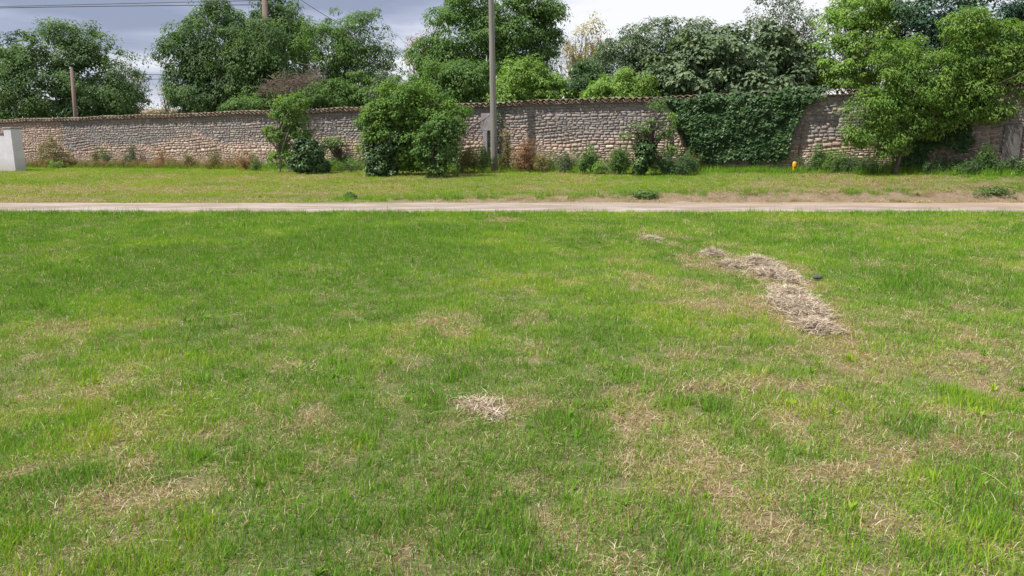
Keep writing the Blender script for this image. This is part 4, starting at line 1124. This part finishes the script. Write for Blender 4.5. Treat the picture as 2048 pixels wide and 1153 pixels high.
# ------------------------------------------------------------------ heaps of raked dry grass
def heap(label, poly, n, hgt, seed):
    rng = np.random.default_rng(seed)
    cs = []
    for px, py, rx, ry in poly:
        c = G(px, py); r1 = G(px + rx, py); tp = G(px, py - ry); bt = G(px, py + ry)
        cs.append((c[0], (tp[1] + bt[1]) / 2, abs(r1[0] - c[0]), abs(tp[1] - bt[1]) / 2))
    w = np.array([a_[2] * a_[3] for a_ in cs]); w /= w.sum(); bi = rng.choice(len(cs), n, p=w); Cc = np.array(cs)[bi]
    r = np.minimum(np.abs(rng.normal(0, .62, n)) ** .8, 1.7); th = rng.uniform(0, 2 * math.pi, n)
    X = Cc[:, 0] + Cc[:, 2] * r * np.cos(th) + rng.normal(0, .03, n); Y = Cc[:, 1] + Cc[:, 3] * r * np.sin(th) + rng.normal(0, .03, n)
    top = hgt * np.clip(1 - r ** 2, 0, 1) * (.5 + fbm(X, Y, 3.5, seed)); Z = gz(X, Y) + .01 + top * rng.random(n) ** .35
    kp = fbm(X, Y, 5.0, seed + 5) + .30 * (1 - r) > .46; X, Y, Z, r = X[kp], Y[kp], Z[kp], r[kp]; n = len(X)
    az = rng.uniform(0, 2 * math.pi, n); L = rng.uniform(.03, .12, n); el = rng.normal(.05, .28, n); wd = rng.uniform(.0012, .0028, n)
    L = L * (.6 if hgt < .05 else 1.0)
    D_ = np.stack([np.cos(az) * np.cos(el), np.sin(az) * np.cos(el), np.sin(el)], -1) * L[:, None]
    S_ = np.stack([-np.sin(az), np.cos(az), rng.normal(0, .4, n)], -1) * wd[:, None]
    p = np.stack([X, Y, Z], -1); m = p + D_ * .5 + np.array((0, 0, 1)) * (L * rng.uniform(-.02, .14, n))[:, None]; q = p + D_
    V = np.stack([p - S_, p + S_, m + S_, m - S_, q + S_ * .4, q - S_ * .4], 1).reshape(-1, 3)
    b0 = np.arange(n)[:, None] * 6; F = np.concatenate([b0 + np.array([0, 1, 2, 3]), b0 + np.array([3, 2, 4, 5])])
    # compact core under the loose straw
    root = empty('dry_grass_heap', (cs[0][0], cs[0][1], float(gz(cs[0][0], cs[0][1]))), label, 'dry grass heap', 'raked dry grass heaps on the lawn')
    vv = np.repeat(rng.random(n), 6)
    me = np_mesh('straw', V, [F], False, {'v': vv, 'd': np.ones(6 * n), 'h': np.full(6 * n, .5)})
    o = link('straw', me, root, True, SM); tag(o, kind='stuff')
    for (cx_, cy_, rx, ry) in cs:
        mb = MB(); V = []; F = []; n1_, n2_ = 16, 4
        for j in range(n2_ + 1):
            rr = 1 - j / n2_ * .999
            for k in range(n1_):
                a_ = 2 * math.pi * k / n1_; wob = .72 + .22 * math.sin(a_ * 3 + cx_ * 9); x = cx_ + rx * rr * math.cos(a_) * wob; y = cy_ + ry * rr * math.sin(a_) * wob
                V.append((x, y, float(gz(x, y)) - .01 + hgt * .62 * (1 - rr ** 2) * (.5 + float(fbm(x, y, 3.5, seed)))))
        for j in range(n2_):
            for k in range(n1_): F.append((j * n1_ + k, j * n1_ + (k + 1) % n1_, (j + 1) * n1_ + (k + 1) % n1_, (j + 1) * n1_ + k))
        mb.add(V, F); mb.build('packed_core', M_core, root, True, True)
M_core, t, b = new_mat('packed straw'); n1 = noise(t, 60, 6, .7, None, (1, 3, 1))
t.links.new(ramp(t, n1, [(.3, (.12, .09, .065)), (.55, (.33, .265, .20)), (.8, (.52, .44, .35))]), b.inputs['Base Color']); b.inputs['Roughness'].default_value = .95; bump(t, b, n1, .8, .015)
heap('largest raked heap of pale dry grass, nearest the camera on the right', [(1605, 625, 42, 24), (1580, 596, 34, 16), (1635, 662, 32, 15)], 20000, .075, 201)
heap('long raked heap of dry grass just behind the largest heap', [(1550, 555, 45, 15), (1520, 532, 34, 13)], 12000, .075, 202)
heap('small ragged line of dry grass left of the long heap', [(1462, 535, 38, 8), (1425, 513, 22, 7)], 5000, .06, 203)
heap('small dry grass heap farthest back near the track', [(1300, 482, 22, 6)], 2600, .05, 204)
heap('loose clump of dead grass in the middle foreground', [(965, 825, 44, 24), (940, 812, 24, 12), (990, 838, 22, 12)], 1500, .012, 205)
# dark stone lying by the heaps
stm, t, b = new_mat('dark stone'); n1 = noise(t, 60, 4); t.links.new(ramp(t, n1, [(.3, (.03, .03, .035)), (.7, (.10, .10, .11))]), b.inputs['Base Color']); b.inputs['Roughness'].default_value = .8
g_ = G(1634, 563); rng = np.random.default_rng(3)
V, F4, F3 = [], [], []
for j in range(5):
    ph = -math.pi / 2 + math.pi * (j + .5) / 5
    for k in range(9): a_ = 2 * math.pi * k / 9; q = rng.uniform(.85, 1.1); V.append((g_[0] + .065 * q * math.cos(a_) * math.cos(ph), g_[1] + .045 * q * math.sin(a_) * math.cos(ph), g_[2] + .05 + .028 * math.sin(ph)))
for j in range(4):
    for k in range(9): F4.append((j * 9 + k, j * 9 + (k + 1) % 9, (j + 1) * 9 + (k + 1) % 9, (j + 1) * 9 + k))
mb = MB(); mb.add(V, F4 + [tuple(range(8, -1, -1)), tuple(range(36, 45))]); o = mb.build('rock', stm); tag(o, 'small dark stone lying in the grass right of the dry heaps', 'stone')
